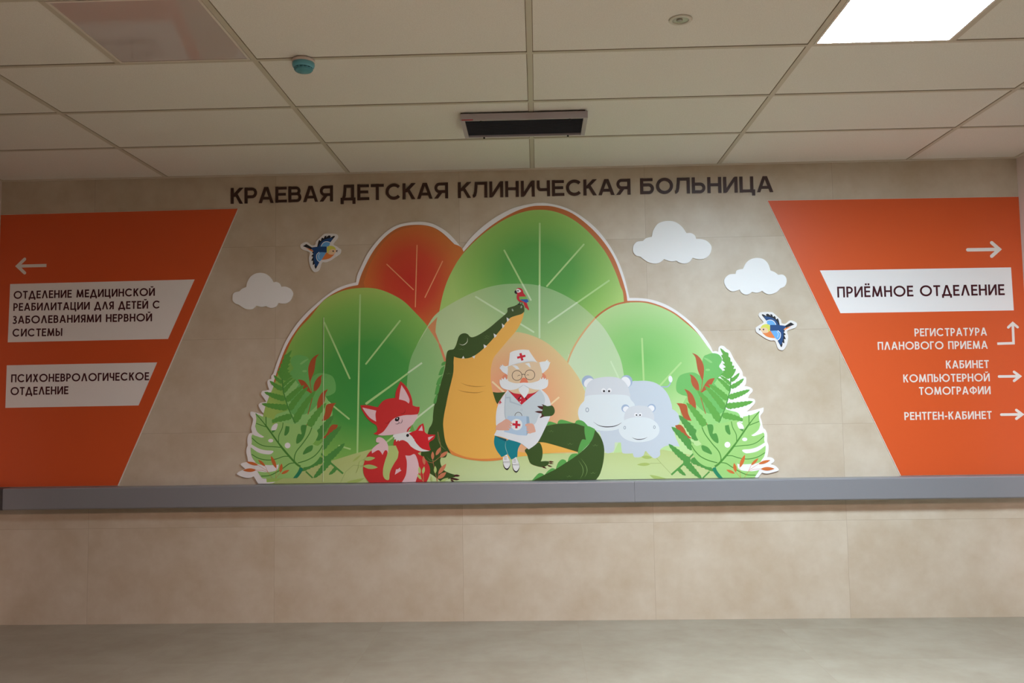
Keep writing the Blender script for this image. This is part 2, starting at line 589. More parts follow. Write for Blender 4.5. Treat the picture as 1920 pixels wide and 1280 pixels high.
def frond(b, t, w, teeth=6, bend=0.0, blunt=0.55):
    """fern leaflet with a toothed edge"""
    dx, dy = t[0] - b[0], t[1] - b[1]
    l = math.hypot(dx, dy)
    nx, ny = -dy / l, dx / l
    L, Rr = [], []
    n = teeth * 4
    for i in range(n + 1):
        u = i / n
        base = (1 - u ** 2.2) ** blunt * min(1.0, (u / 0.10 + 0.25))
        tooth = ((i % 4) / 4.0) * 0.30
        hw = w / 2 * max(0.03, base * (0.98 - tooth))
        bx = bend * sin(pi * u * 0.9)
        c = (b[0] + dx * u + nx * bx, b[1] + dy * u + ny * bx)
        L.append((c[0] + nx * hw, c[1] + ny * hw))
        Rr.append((c[0] - nx * hw, c[1] - ny * hw))
    return L + Rr[::-1]


class Print:
    """flat printed pieces of one panel; each later piece lies a hair in front of the earlier ones"""
    def __init__(self, root, y0, step=0.00002, zmin=None, flip=None):
        self.root, self.y, self.y0, self.step, self.zmin, self.flip = root, y0, y0 + 0.0002, step, zmin, flip
        self.o = root.location[:]

    def w(self, pts):
        r = tow(pts, -self.y, self.zmin)
        if self.flip is not None:
            r = [(2 * self.flip[0] - x, max(z + self.flip[1], self.zmin or -9)) for x, z in r]
        return r

    def part(self, name, m, shapes, parent=None, label=None):
        """shapes: ('s', outline) | ('l', path, width, cap) | ('r', closed path, width)"""
        mb = MB()
        for s in shapes:
            self.y -= self.step
            yb = self.y0
            if s[0] == 's':
                mb.slab(self.w(s[1]), self.y, yb)
            else:
                p = self.w(s[1])
                k = 1.0 / 294.0
                wd = [q * k for q in s[2]] if isinstance(s[2], (list, tuple)) else s[2] * k
                mb.ribbon(p, wd, self.y, yb, closed=s[0] == 'r', cap=s[3] if len(s) > 3 else 'butt')
        ob = mb.build(name, m, parent or self.root, self.o)
        if label:
            ob['label'] = label
        return ob

    def each(self, name, m, shapes, parent=None):
        for sh in shapes:
            self.part(name, m, [sh], parent)


def S(pts, n=6):
    return ('s', smooth(pts, True, n))


def SP(pts):
    return ('s', pts)


def L(pts, w, cap='butt', sm=False):
    pts = smooth(pts, False) if sm else [p[:2] for p in pts]
    return ('l', pts, w, cap)


def taper(pts, w, n=6):
    """curved stroke that thins out towards both ends"""
    q = smooth(pts, False, n)
    k = len(q) - 1
    return ('l', q, [w * max(0.12, sin(pi * i / k)) for i in range(k + 1)], 'butt')


# ------------------------------------------------------------------ letters
def arcp(cx, cy, rx, ry, a0, a1, n=14):
    return [(cx + rx * cos(radians(a0 + (a1 - a0) * i / n)), cy + ry * sin(radians(a0 + (a1 - a0) * i / n))) for i in range(n + 1)]


def glyph(ch, t, st):
    """(width, strokes) of one capital, cap height 1; a stroke is (path, closed, relative weight, cap)"""
    h = t / 2
    A = st == 'a'
    T, B = 1 - h, h

    def V(x, y0=0.0, y1=1.0):
        return ([(x, y0), (x, y1)], False, 1, 'butt')

    def HB(x0, x1, y):
        return ([(x0, y), (x1, y)], False, 1 if not A else 0.9, 'butt')

    def D(*p, wt=1):
        return (list(p), False, wt, 'h')

    def bowl(xr, y0, y1, x0=h):
        r = (y1 - y0) / 2
        xc = xr - h - r * (0.95 if A else 1)
        return ([(x0, y0), (xc, y0)] + arcp(xc, y0 + r, xr - h - xc, r, -90, 90, 12)[1:] + [(x0, y1)], False, 0.95, 'butt')
    if ch == 'О':
        w = 1.03 if A else 1.10
        return w, [(arcp(w / 2, .5, w / 2 - h, .51 - h, 0, 360, 36)[:-1], True, 1, '')]
    if ch == 'С':
        w = 0.95 if A else 0.98
        return w, [(arcp(.52, .5, .52 - h, .51 - h, 42, 318, 26), False, 1, 'butt')]
    if ch in 'ЕЁ':
        w = .74 if A else .56
        s = [V(h), HB(h, w, T), HB(h, w * .93, .52), HB(h, w * 1.02, B)]
        if ch == 'Ё':
            s += [([(w * .30, 1.10), (w * .30, 1.10 + t)], False, 1, 'butt'), ([(w * .74, 1.10), (w * .74, 1.10 + t)], False, 1, 'butt')]
        return w, s
    if ch == 'Г':
        return .50, [V(h), HB(h, .50, T)]
    if ch == 'Т':
        w = .82 if A else .62
        return w, [HB(0, w, T), V(w / 2)]
    if ch == 'П':
        w = .84 if A else .70
        return w, [V(h), V(w - h), HB(h, w - h, T)]
    if ch == 'Н':
        w = .84 if A else .72
        return w, [V(h), V(w - h), HB(h, w - h, .52)]
    if ch in 'ИЙ':
        w = .86 if A else .76
        s = [V(h), V(w - h), D((h * 1.35, .04), (w - h * 1.35, .96), wt=.95)]
        if ch == 'Й':
            s.append((arcp(w / 2, 1.26, .15, .13, 200, 340, 10), False, .72, 'butt'))
        return w, s
    if ch == 'Л':
        if A:
            w = .90
            return w, [V(w - h), ([(0, h), (.06, h + .01), (.12, .16), (.17, .36), (.205, .70), (.215, T), (w - h, T)], False, .95, 'butt')]
        w = .80
        return w, [D((h * 1.1, 0), (w / 2 - .015, 1)), D((w - h * 1.1, 0), (w / 2 + .015, 1))]
    if ch == 'Д':
        if A:
            w = .94
            return w, [HB(0, w, B), V(h, -.22, t * .9), V(w - h, -.22, t * .9), V(w - .09 - h, h, 1),
                       ([(.17, h), (.235, .32), (.27, .66), (.28, T), (w - .09 - h, T)], False, .95, 'butt')]
        w = .90
        return w, [HB(0, w, B), V(h, -.17, t * .9), V(w - h, -.17, t * .9), D((.15, h), (w / 2 - .015, 1)), D((w - .15, h), (w / 2 + .015, 1))]
    if ch == 'А':
        w = .98 if A else .84
        k = .035 if A else .015
        return w, [D((h * 1.08, 0), (w / 2 - k, 1)), D((w - h * 1.08, 0), (w / 2 + k, 1)), HB(w * .22, w * .78, .30)]
    if ch == 'Б':
        w = .84 if A else .62
        return w, [V(h), HB(h, w * .90, T), bowl(w, B, .58)]
    if ch == 'В':
        w = .86 if A else .62
        return w, [V(h), bowl(w, B, .53), bowl(w * .93, .53, T)]
    if ch == 'Р':
        w = .82 if A else .60
        return w, [V(h), bowl(w, .42, T)]
    if ch in 'ЬЫ':
        w = .82 if A else .60
        s = [V(h), bowl(w, B, .58)]
        if ch == 'Ы':
            s.append(V(w + .10 + h))
            w += .10 + t
        return w, s
    if ch == 'Я':
        w = .86 if A else .62
        m = [(w - x, y) for x, y in bowl(w, .43, T)[0]]
        return w, [V(w - h), (m, False, .95, 'butt'), D((h * 1.1, 0), (w * .52, .45))]
    if ch == 'К':
        w = .80 if A else .66
        return w, [V(h), D((h * 1.6, .44), (w - h * 1.1, 1.0)), D((w - h * 1.1, 0), (w * .42, .62))]
    if ch == 'М':
        w = .98
        return w, [D((h * 1.1, 0), (.19, 1 - h * 1.2)), D((w - h * 1.1, 0), (w - .19, 1 - h * 1.2)), D((.17, 1), (w / 2, .04)), D((w - .17, 1), (w / 2, .04))]
    if ch == 'З':
        w = .56
        return w, [(arcp(.26, .755, .21 - h * .3, .255 - h, 150, -90, 14) + arcp(.26, .26, .28 - h * .6, .26 - h * .6, 88, -150, 14), False, .95, 'butt')]
    if ch == 'У':
        w = .68
        return w, [D((h * 1.1, 1), (w * .5, .42)), D((w - h * 1.1, 1), (w * .24, 0))]
    if ch == 'Ф':
        w = .98
        return w, [V(w / 2), (arcp(w / 2, .51, w / 2 - h, .36 - h * .5, 0, 360, 30)[:-1], True, .95, '')]
    if ch == 'Х':
        w = .72
        return w, [D((h * 1.2, 0), (w - h * 1.5, 1)), D((w - h * 1.2, 0), (h * 1.5, 1))]
    if ch == 'Ц':
        w = .92 if A else .78
        x = w - .09 - h
        return w, [V(h), V(x), HB(h, w, B), V(w - h * .9, -.2, t * .9)]
    if ch == 'Ч':
        w = .82 if A else .62
        return w, [V(w - h), ([(h, 1), (h, .68)] + arcp(h + .16, .62, .16, .20, 180, 270, 6)[1:] + [(w - h, .42)], False, .95, 'butt')]
    if ch == 'Ю':
        w = 1.34
        return w, [V(h), HB(h, .34, .52), (arcp(w - .51, .5, .51 - h, .51 - h, 0, 360, 32)[:-1], True, 1, '')]
    if ch == '-':
        return .36, [HB(.02, .34, .40)]
    return (.34 if not A else .38), []


def lettering(text, p0, p1, cap_px, m, root, y, style='g', t=0.15, name='lettering', parent=None, per_letter=False, depth=0.0008, gapk=None):
    """line of capitals whose baseline runs between two points of the photograph"""
    gapw = gapk if gapk is not None else (.14 if style == 'g' else .145)
    a, b = Vector(tow([p0], -y)[0]), Vector(tow([p1], -y)[0])
    mid = ((p0[0] + p1[0]) / 2, (p0[1] + p1[1]) / 2)
    c0, c1 = tow([mid, (mid[0], mid[1] - cap_px)], -y)
    cap = c1[1] - c0[1]
    adv = 0.0
    pos = []
    for i, ch in enumerate(text):
        w, s = glyph(ch, t, style)
        pos.append((adv, s))
        adv += w + (gapw if i < len(text) - 1 else 0)
    kx = (b - a).length / adv
    d = (b - a).normalized()
    n = Vector((-d.y, d.x))
    og = root.location[:]
    mb = MB()
    lift = 0
    for x0, strokes in pos:
        if not strokes and not per_letter:
            mb.build(name, m, parent or root, og)
            mb = MB()
        if per_letter:
            mb = MB()
            lift = 0
        for path, closed, wt, cp in strokes:
            # keep stems upright-weighted: work in cap units scaled by kx in x, cap in y
            q = [((x0 + px) * kx, py * cap) for px, py in path]
            tmp = MB().ribbon(q, t * wt * min(kx, cap), y - depth - lift * 1.2e-5, y, closed, cp or 'butt')
            k = len(mb.v)
            for vx, vy, vz in tmp.v:
                w2 = a + d * vx + n * vz
                mb.v.append((w2.x, vy, w2.y))
            mb.f += [tuple(i + k for i in f) for f in tmp.f]
            lift += 1
        if per_letter and strokes:
            mb.build('letter', m, root, og)
    if not per_letter:
        return mb.build(name, m, parent or root, og)


# ------------------------------------------------------------------ hospital name on the wall
M_TITLE = mat('dark_brown_letter_plastic', (62, 36, 26), 0.4, 0.4)
tl = wall_pt(433, 382, 0)
o = thing('wall_lettering', 'row of dark brown capital letters along the wall above the mural', 'lettering', (wall_pt(940, 370, 0)[0], 0, wall_pt(940, 370, 0)[1]))
for text, p0, p1 in (('КРАЕВАЯ', (433, 382.3), (624.5, 377.4)), ('ДЕТСКАЯ', (639, 376.3), (840.4, 371.8)),
                     ('КЛИНИЧЕСКАЯ', (858.8, 371.4), (1182.4, 364.7)), ('БОЛЬНИЦА', (1200.6, 364.1), (1449.7, 360.0))):
    lettering(text, p0, p1, 29.6, M_TITLE, o, -0.0005, 'a', 0.188, per_letter=True, depth=0.006, gapk=.12)

# ------------------------------------------------------------------ orange signs
M_ORANGE = mat('orange_sign_film', (216, 90, 42), 0.38, 0.4)
M_PLATE = mat('white_sign_film', (238, 236, 234), 0.4, 0.4)
M_SIGNTXT = mat('maroon_letter_film', (66, 16, 24), 0.4, 0.3)
M_SIGNWHT = mat('white_letter_film', (232, 226, 218), 0.4, 0.3)
M_EDGE = mat('white_board_edge', (222, 214, 204), 0.5, 0.3)
ZB = RAIL_T + 0.0025


def board(name, label, outline, root_px):
    rx, rz = wall_pt(*root_px, 0)
    o = thing(name, label, 'sign', (rx, 0, ZB))
    og = o.location[:]
    MB().slab(outline, -0.0065, -0.0003).build('board', M_EDGE, o, og)
    cx = sum(p[0] for p in outline) / 4
    return o, og


def wedge(pts, side):
    r = tow(pts, 0.0065)
    x = XL + 0.0015 if side < 0 else XR - 0.0015
    return r, x


r, x = wedge([(447.5, 390.5), (222, 900.5), (10, 402.3)], -1)
outl = [(x, r[2][1]), r[0], r[1], (x, ZB)]
outl[2] = (outl[2][0], ZB)
SL, og = board('wall_sign', 'orange slanted wall sign with two white plates on the left, arrow pointing left', outl, (220, 700))
inner = [(x + 0.001, r[2][1] - 0.002), (r[0][0] - 0.006, r[0][1] - 0.002), (outl[2][0] - 0.005, ZB + 0.001), (x + 0.001, ZB + 0.001)]
MB().slab(inner, -0.0068, -0.006).build('orange_face', M_ORANGE, SL, og)
pl = Print(SL, -0.0068, 0.0002)
K = P(0, 380, 2.206)
plate = pl.part('name_plate', M_PLATE, [SP(K((42, 336), (805, 317), (695, 563), (32, 577)))], label='larger white plate with four lines of lettering')
for tx, a, b in (('ОТДЕЛЕНИЕ МЕДИЦИНСКОЙ', (25.6, 560.2), (290.3, 554.4)), ('РЕАБИЛИТАЦИИ ДЛЯ ДЕТЕЙ С', (25, 582.8), (300.2, 578)),
                 ('ЗАБОЛЕВАНИЯМИ НЕРВНОЙ', (23.4, 606.8), (285, 602)), ('СИСТЕМЫ', (23.4, 630.9), (116.6, 629.6))):
    lettering(tx, a, b, 14.6, M_SIGNTXT, SL, pl.y, t=0.175, parent=plate)
plate2 = pl.part('name_plate', M_PLATE, [SP(K((28, 672), (650, 660), (573, 838), (22, 848)))], label='smaller white plate with two lines of lettering')
for tx, a, b in (('ПСИХОНЕВРОЛОГИЧЕСКОЕ', (20.8, 716.6), (279.4, 712.6)), ('ОТДЕЛЕНИЕ', (19.8, 740.6), (128, 738.8))):
    lettering(tx, a, b, 15.0, M_SIGNTXT, SL, pl.y, t=0.175, parent=plate2)
pl.part('arrow', M_SIGNWHT, [L(K((192, 259), (74, 262)), 6.0), L(K((102, 233), (72, 262), (102, 290)), 6.0, 'round')])

r, x = wedge([(1438.2, 375.6), (1688, 889.5), (1909, 368.2)], 1)
outl = [(r[1][0], ZB), r[0], (x, r[2][1]), (x, ZB)]
SR, og = board('wall_sign', 'orange slanted wall sign with one white plate and white lettering on the right', outl, (1720, 700))
inner = [(outl[0][0] + 0.004, ZB + 0.001), (r[0][0] + 0.004, r[0][1] - 0.002), (x - 0.001, r[2][1] - 0.002), (x - 0.001, ZB + 0.001)]
MB().slab(inner, -0.0068, -0.006).build('orange_face', M_ORANGE, SR, og)
pr = Print(SR, -0.0068, 0.0002)
K = P(1420, 350, 2.098)
plate = pr.part('name_plate', M_PLATE, [SP(K((246, 329), (998, 317), (1009, 486), (327, 497)))])
lettering('ПРИЁМНОЕ ОТДЕЛЕНИЕ', (1570.2, 557.6), (1883.6, 553), 20.3, M_SIGNTXT, SR, pr.y, t=0.165, parent=plate)
for tx, a, b in (('РЕГИСТРАТУРА', (1715, 630.5), (1850.6, 628.8)), ('ПЛАНОВОГО ПРИЕМА', (1646, 655.7), (1852, 653.6)),
                 ('КАБИНЕТ', (1774, 690.6), (1854.4, 689.7)), ('КОМПЬЮТЕРНОЙ', (1694, 716.7), (1855.9, 714.6)),
                 ('ТОМОГРАФИИ', (1723.6, 740.2), (1857.4, 738.6)), ('РЕНТГЕН-КАБИНЕТ', (1696, 787.2), (1859.7, 785.2))):
    lettering(tx, a, b, 14.9, M_SIGNWHT, SR, pr.y, t=0.17)
pr.part('arrow', M_SIGNWHT, [L(K((828, 248), (948, 246)), 6.4, 'round'), L(K((922, 220), (952, 246), (922, 273)), 6.4, 'round')])
pr.part('arrow', M_SIGNWHT, [L(K((944, 617), (1008, 615), (1005, 541)), 4.6), L(K((987, 553), (1005, 536), (1024, 552)), 4.6, 'round')])
pr.part('arrow', M_SIGNWHT, [L(K((951, 746), (1032, 745)), 4.8, 'round'), L(K((1010, 728), (1033, 745), (1010, 763)), 4.8, 'round')])
pr.part('arrow', M_SIGNWHT, [L(K((960, 896), (1040, 895)), 4.8, 'round'), L(K((1019, 878), (1042, 895), (1019, 912)), 4.8, 'round')])
# ART
# ------------------------------------------------------------------ clouds
M_CLOUD = mat('white_cloud_board', (240, 242, 242), 0.45, 0.3)


def cloud(pts, label):
    loop = tow(smooth(pts), 0.006)
    cx = sum(p[0] for p in loop) / len(loop)
    z0 = min(p[1] for p in loop)
    o = MB().slab(loop, -0.008, -0.0003).build('wall_cloud', M_CLOUD, None, (cx, 0, z0))
    o['label'] = label
    o['category'] = 'wall decoration'
    o['group'] = 'white clouds on the wall'


K = P(1160, 400, 5.818)
cloud(K((155, 390), (165, 345), (200, 310), (265, 300, 1), (300, 270), (360, 255, 1), (375, 190), (420, 120), (480, 90), (550, 82), (620, 95), (690, 145),
        (740, 215, 1), (790, 215), (830, 240), (845, 278, 1), (900, 280), (960, 300), (1005, 345), (1012, 390), (990, 450), (940, 490), (880, 500), (805, 485, 1),
        (770, 530), (715, 548), (660, 535), (630, 515, 1), (570, 523), (495, 498, 1), (450, 535), (390, 547), (310, 525), (235, 470, 1), (190, 460), (160, 425)),
      'largest white cloud cutout, on the wall right of the tall green tree top')
cloud(K((1150, 750), (1165, 700), (1210, 665), (1275, 660, 1), (1290, 620), (1355, 604, 1), (1390, 540), (1440, 500), (1510, 485), (1580, 500), (1630, 550),
        (1655, 622, 1), (1700, 640), (1740, 670, 1), (1790, 668), (1825, 700), (1830, 750), (1810, 795), (1765, 815, 1), (1720, 860), (1650, 882), (1600, 870),
        (1565, 845, 1), (1510, 865), (1455, 855, 1), (1420, 880), (1380, 885), (1335, 860), (1320, 830, 1), (1240, 850), (1180, 815)),
      'smaller white cloud cutout next to the right orange sign, above a bird')
K = P(420, 500, 13.71)
cloud(K((220, 800), (230, 720), (280, 660), (400, 630, 1), (460, 570), (575, 520, 1), (600, 400), (680, 260), (800, 180), (940, 155), (1080, 185), (1200, 280),
        (1275, 400, 1), (1350, 390), (1430, 430), (1470, 515, 1), (1580, 510), (1700, 560), (1765, 650), (1765, 740), (1700, 870), (1600, 935), (1500, 945),
        (1395, 930, 1), (1340, 1020), (1220, 1058), (1130, 1035), (1080, 1010, 1), (960, 1030), (830, 1000, 1), (740, 1080), (640, 1095), (530, 1070),
        (375, 970, 1), (290, 940), (225, 870)), 'white cloud cutout at the left, below and left of a flying bird')


# ------------------------------------------------------------------ birds
def bird(f, label):
    def q(*p):
        return [f(a) for a in p]
    b = q((90, 600), (130, 570), (200, 520), (285, 460), (180, 320), (172, 250), (230, 205), (480, 200), (560, 240), (660, 330), (730, 400), (750, 480), (850, 490),
          (940, 420), (1010, 415), (1120, 470), (1130, 540), (1080, 600), (910, 660), (885, 710), (910, 800), (905, 900), (870, 1040), (800, 1150), (730, 1165),
          (650, 1110), (580, 930), (480, 920), (350, 870), (230, 790), (150, 740), (100, 690))
    loop = tow(smooth(b), 0.007)
    cx = sum(p[0] for p in loop) / len(loop)
    z0 = min(p[1] for p in loop)
    o = thing('bird_cutout', label, 'wall decoration', (cx, 0, z0), 'bird cutouts on the wall')
    MB().slab(loop, -0.009, -0.0003).build('border', mat('white_sticker_border', (228, 226, 224), 0.4), o, o.location[:])
    p = Print(o, -0.009, 0.00003)
    tip = mat('bird_black', (26, 26, 32), 0.45)
    navy = mat('bird_navy', (28, 70, 122), 0.45)
    sky = mat('bird_light_blue', (104, 170, 226), 0.45)
    body = p.part('body', navy, [SP(q((455, 525), (700, 530), (840, 545), (860, 575), (800, 640), (700, 690), (640, 672), (455, 672)))])
    p.part('belly', mat('bird_orange', (226, 130, 66), 0.45), [S(q((250, 715, 1), (340, 730), (440, 680), (470, 672, 1), (530, 750), (605, 858, 1), (480, 850), (360, 810)))])
    p.part('tail', tip, [S(q((840, 545, 1), (980, 460, 1), (1070, 515, 1), (850, 602, 1)), 3)])
    p.part('tail_underside', mat('bird_orange', 0), [SP(q((790, 645), (850, 598), (1000, 556), (835, 650)))], body)
    wing = p.part('wing', tip, [S(q((242, 270, 1), (275, 255), (362, 300, 1), (352, 258, 1), (400, 243), (472, 292, 1), (458, 255, 1), (505, 262), (532, 322, 1), (572, 298, 1),
                                    (595, 330), (606, 384, 1), (652, 358, 1), (675, 410), (702, 532, 1), (460, 532, 1), (350, 400)))], label='upper wing')
    p.part('wing_blue', navy, [S(q((300, 305, 1), (420, 320), (540, 360), (620, 430), (680, 532, 1), (460, 532, 1), (350, 405)))], wing)
    p.part('wing_covert', sky, [S(q((368, 442, 1), (420, 408), (500, 408), (560, 445), (602, 525, 1), (400, 525, 1)))], wing)
    p.each('wing_scallop', M_CLOUD, [('l', smooth(q((358, 428), (430, 402), (500, 405), (562, 445), (607, 520)), False), 1.1, 'butt')], wing)
    wing2 = p.part('wing', tip, [S(q((640, 670, 1), (790, 640, 1), (830, 670), (800, 712, 1), (850, 765), (808, 782, 1), (852, 880), (808, 878, 1), (815, 985), (765, 960, 1),
                                     (768, 1030), (740, 1085), (700, 1020), (640, 910, 1), (705, 790)))], label='lower wing')
    p.part('wing_blue', navy, [S(q((640, 666, 1), (785, 646), (792, 780), (780, 900), (725, 1030), (648, 912, 1), (708, 790)))], wing2)
    p.part('wing_covert', sky, [S(q((468, 674, 1), (640, 670), (705, 735), (712, 830), (650, 908, 1), (580, 845)))], wing2)
    p.each('wing_scallop', M_CLOUD, [('l', smooth(q((648, 664), (712, 722), (722, 800), (695, 870), (642, 915)), False), 1.1, 'butt'),
                                      ('l', smooth(q((628, 690), (664, 750), (645, 840)), False), 0.6, 'butt')], wing2)
    hd = p.part('head', mat('bird_cream', (232, 200, 160), 0.45), [SP([f(a) for a in ell(335, 620, 122, 110)])])
    p.part('crown', mat('bird_yellow', (214, 214, 92), 0.45), [S(q((214, 610, 1), (260, 535), (340, 506), (430, 520), (457, 600), (440, 680), (405, 700, 1), (400, 640), (330, 590)))], hd)
    p.part('eye', tip, [SP([f(a) for a in ell(290, 640, 19)])], hd)
    p.part('beak', mat('bird_beak', (60, 20, 22), 0.4), [SP(q((162, 612), (215, 622), (212, 655), (172, 664), (192, 640)))], hd)


bird(lambda a: (1410 + a[0] / 13.47, 570 + a[1] / 13.47) + tuple(a[2:]), 'bird cutout flying left, beside the lower part of the right orange sign')
bird(lambda a: (550 + (1290 - .98 * a[0]) / 13.47, 425 + (a[1] - 25) / 13.47) + tuple(a[2:]), 'bird cutout flying right, above the left green tree and the left cloud')

# ------------------------------------------------------------------ mural panel
mx, _ = wall_pt(950, 900, 0)
MU = thing('mural_panel', 'large cutout mural of trees, crocodile, doctor, foxes and hippos in the middle of the wall', 'mural', (mx, 0, ZB))
A, A1, A2 = P(430, 520, 3.2), P(440, 770, 8.709), P(470, 640, 9.6)
R1, R2, Hh, I, R5 = P(1250, 640, 9.6), P(1250, 770, 9.143), P(540, 380, 5.332), P(820, 370, 3.879), P(1050, 540, 6.0)
Bx, Cc, Dd, Ff, Ee, hd_, to_ = P(660, 680, 5.332), P(790, 520, 5.332), P(790, 720, 6.4), P(990, 680, 5.334), P(910, 630, 4.92), P(930, 640, 16.0), P(920, 715, 14.71)
L6 = P(600, 820, 6.857)

border = (A1((385, 1190, 1), (310, 1068, 1), (240, 1095), (150, 1085), (60, 1050), (35, 1030), (60, 1000), (120, 970), (172, 945, 1), (110, 895), (100, 868), (140, 845), (220, 832, 1),
             (208, 760), (190, 680), (195, 610), (215, 565, 1), (205, 490), (215, 420), (240, 372), (285, 358, 1), (270, 280), (290, 200), (300, 130), (258, 70), (258, 20), (280, 12, 1),
             (380, 40), (518, 80, 1)) + A2((200, 1262), (150, 1180), (142, 1140), (170, 1108), (230, 1095), (280, 1085, 1), (240, 1020), (195, 960), (188, 930), (215, 890), (270, 883), (335, 865, 1),
             (310, 800), (300, 730), (320, 690), (375, 672, 1), (370, 620), (410, 575), (425, 530), (480, 360), (560, 160)) +
          A((345, 370), (400, 285), (460, 215), (520, 160), (580, 110), (640, 70), (700, 45)) + Hh((680, 795, 1), (694, 720), (730, 640), (800, 500), (900, 370), (1000, 275), (1120, 215), (1290, 190),
             (1430, 205), (1560, 270), (1660, 360), (1742, 462, 1)) +
          I((240, 298), (320, 220), (430, 140), (560, 75), (690, 45), (745, 40), (800, 42), (920, 70), (1030, 125), (1150, 220), (1240, 330), (1310, 450), (1360, 580)) +
          R5((780, 110, 1), (900, 112), (1030, 130), (1180, 180), (1320, 260), (1460, 370), (1580, 490), (1680, 630)) +
          R1((832, 180, 1), (880, 172), (928, 185, 1), (938, 110), (975, 75), (1030, 85), (1080, 130), (1140, 180), (1220, 330), (1290, 430), (1360, 540), (1375, 620), (1430, 650), (1425, 760),
             (1400, 800, 1), (1480, 815), (1540, 850), (1545, 900), (1490, 960), (1465, 1020, 1), (1560, 1030), (1592, 1065), (1580, 1120), (1500, 1210), (1440, 1262, 1), (1590, 1232), (1745, 1190, 1)) +
          R2((1655, 20), (1605, 90), (1630, 180), (1650, 300, 1), (1690, 320), (1722, 400), (1722, 520), (1745, 590), (1742, 700), (1722, 795, 1), (1800, 800), (1845, 840), (1830, 880),
             (1778, 912, 1), (1860, 940), (1920, 1000), (1900, 1030), (1800, 1060), (1700, 1075), (1635, 1055, 1), (1555, 1160, 1)))
og = MU.location[:]
BY = -0.010
MB().slab([(x, max(z, ZB)) for x, z in tow(smooth(border, True, 4), 0.010)], BY, -0.0003).build('border_board', mat('white_mural_board', (238, 237, 236), 0.42, 0.35), MU, og)
pm = Print(MU, BY, 0.000012, ZB + 0.0003)


def loc(u, v):
    x, z = wall_pt(u, v, 0.012)
    return (x - og[0], z - og[2])


def G(name, u, v, ru, rv, stops, alpha=1.0):
    return radial_mat(name, loc(u, v), (ru / 294.0, rv / 294.0), stops, 0.4, alpha)


VEIN = mat('leaf_vein_print', (176, 216, 140), 0.42)
# rim
pm.part('tree_rim', mat('brown_rim_print', (194, 112, 58), 0.42),
        [S(A((268, 620, 1), (330, 440), (400, 318), (475, 228), (545, 158), (580, 125), (635, 90), (705, 60)) +
           Hh((700, 822, 1), (740, 700), (830, 520), (920, 395), (1020, 300), (1130, 240), (1280, 220), (1420, 235), (1530, 290), (1640, 390), (1745, 500, 1)) +
           I((280, 300), (400, 200), (540, 115), (660, 70), (760, 60), (860, 70), (980, 115), (1100, 205), (1200, 310), (1280, 430), (1330, 550), (1370, 680), (1382, 752, 1)) +
           R5((900, 144), (1010, 158), (1150, 204), (1290, 276), (1420, 374), (1500, 450), (1560, 520), (1640, 630), (1720, 738, 1)) + PX((1330, 880, 1), (520, 880, 1)))])
# trees
t = pm.part('tree_crown', G('orange_tree_print', 770, 525, 95, 110, [(0.0, (200, 50, 38)), (0.5, (208, 74, 46)), (1.0, (212, 122, 58))]),
            [S(Hh((755, 800, 1), (800, 660), (850, 560), (960, 390), (1100, 280), (1290, 232), (1425, 243), (1530, 300), (1640, 400), (1760, 500)) + PX((880, 560), (850, 720), (740, 700)))],
            label='orange tree crown')
pm.each('leaf_vein', mat('orange_vein_print', (236, 160, 110), 0.42), [L(Hh((1290, 425), (1273, 1040)), 2.0, 'round'), L(Hh((988, 615), (1253, 868)), 2.0, 'round'), L(Hh((1545, 585), (1370, 945)), 2.0, 'round')], t)
t = pm.part('tree_crown', G('tall_green_tree_print', 1010, 512, 165, 140, [(0.0, (72, 158, 68)), (0.4, (86, 166, 72)), (0.75, (142, 196, 94)), (1.0, (172, 212, 116))]),
            [S(I((20, 800), (60, 640), (120, 510), (185, 412), (280, 312), (400, 216), (520, 145), (640, 102), (745, 90), (850, 102), (960, 145), (1060, 215), (1150, 305), (1230, 410), (1290, 530),
                 (1330, 640), (1357, 762)) + PX((1170, 700), (1100, 870), (870, 870), (838, 700), (818, 632)))], label='tall green tree crown in the middle')
pm.each('leaf_vein', VEIN, [L(I((745, 190), (743, 1018)), 3.4, 'round'), L(I((487, 385), (680, 745)), 3.2, 'round'), L(I((1065, 342), (797, 645)), 3.2, 'round'),
                             L(I((1248, 605), (808, 910)), 3.2, 'round'), L(I((280, 722), (700, 978)), 3.2, 'round')], t)
t = pm.part('tree_crown', G('left_green_tree_print', 690, 720, 185, 175, [(0.0, (58, 150, 68)), (0.45, (76, 160, 72)), (0.85, (134, 190, 90)), (1.0, (166, 202, 102))]),
            [S(A((270, 640), (345, 440), (410, 320), (485, 238), (565, 140), (640, 96), (720, 70), (830, 62)) + PX((718, 544.5), (752, 561), (776, 583), (803, 613), (822, 645), (836, 682), (848, 760), (840, 880, 1), (500, 904, 1), (492, 790)))],
            label='green tree crown on the left')
pm.each('leaf_vein', VEIN, [L(A((785, 105), (768, 1060)), 3.2, 'round'), L(A((570, 270), (722, 605)), 3.2, 'round'), L(A((1024, 260), (820, 518)), 3.2, 'round'), L(A((1024, 610), (820, 755)), 3.2, 'round'),
                             L(A((580, 735), (718, 848)), 3.0, 'round'), L(A((655, 1008), (728, 1030)), 3.0), L(Bx((145, 410), (700, 0)), 3.2, 'round'), L(Bx((345, 792), (825, 410)), 3.2)], t)
t = pm.part('tree_crown', G('right_green_tree_print', 1205, 672, 150, 115, [(0.0, (118, 192, 100)), (0.45, (144, 204, 118)), (1.0, (188, 222, 154))]),
            [S(R5((100, 850), (130, 740), (200, 610), (300, 460), (400, 345), (500, 260), (620, 195), (740, 165), (900, 160), (1010, 176), (1150, 222), (1290, 295), (1410, 388), (1490, 455),
                  (1560, 525), (1640, 632), (1722, 745)) + PX((1345, 690), (1345, 880, 1), (1060, 880, 1)))], label='pale green tree crown on the right')
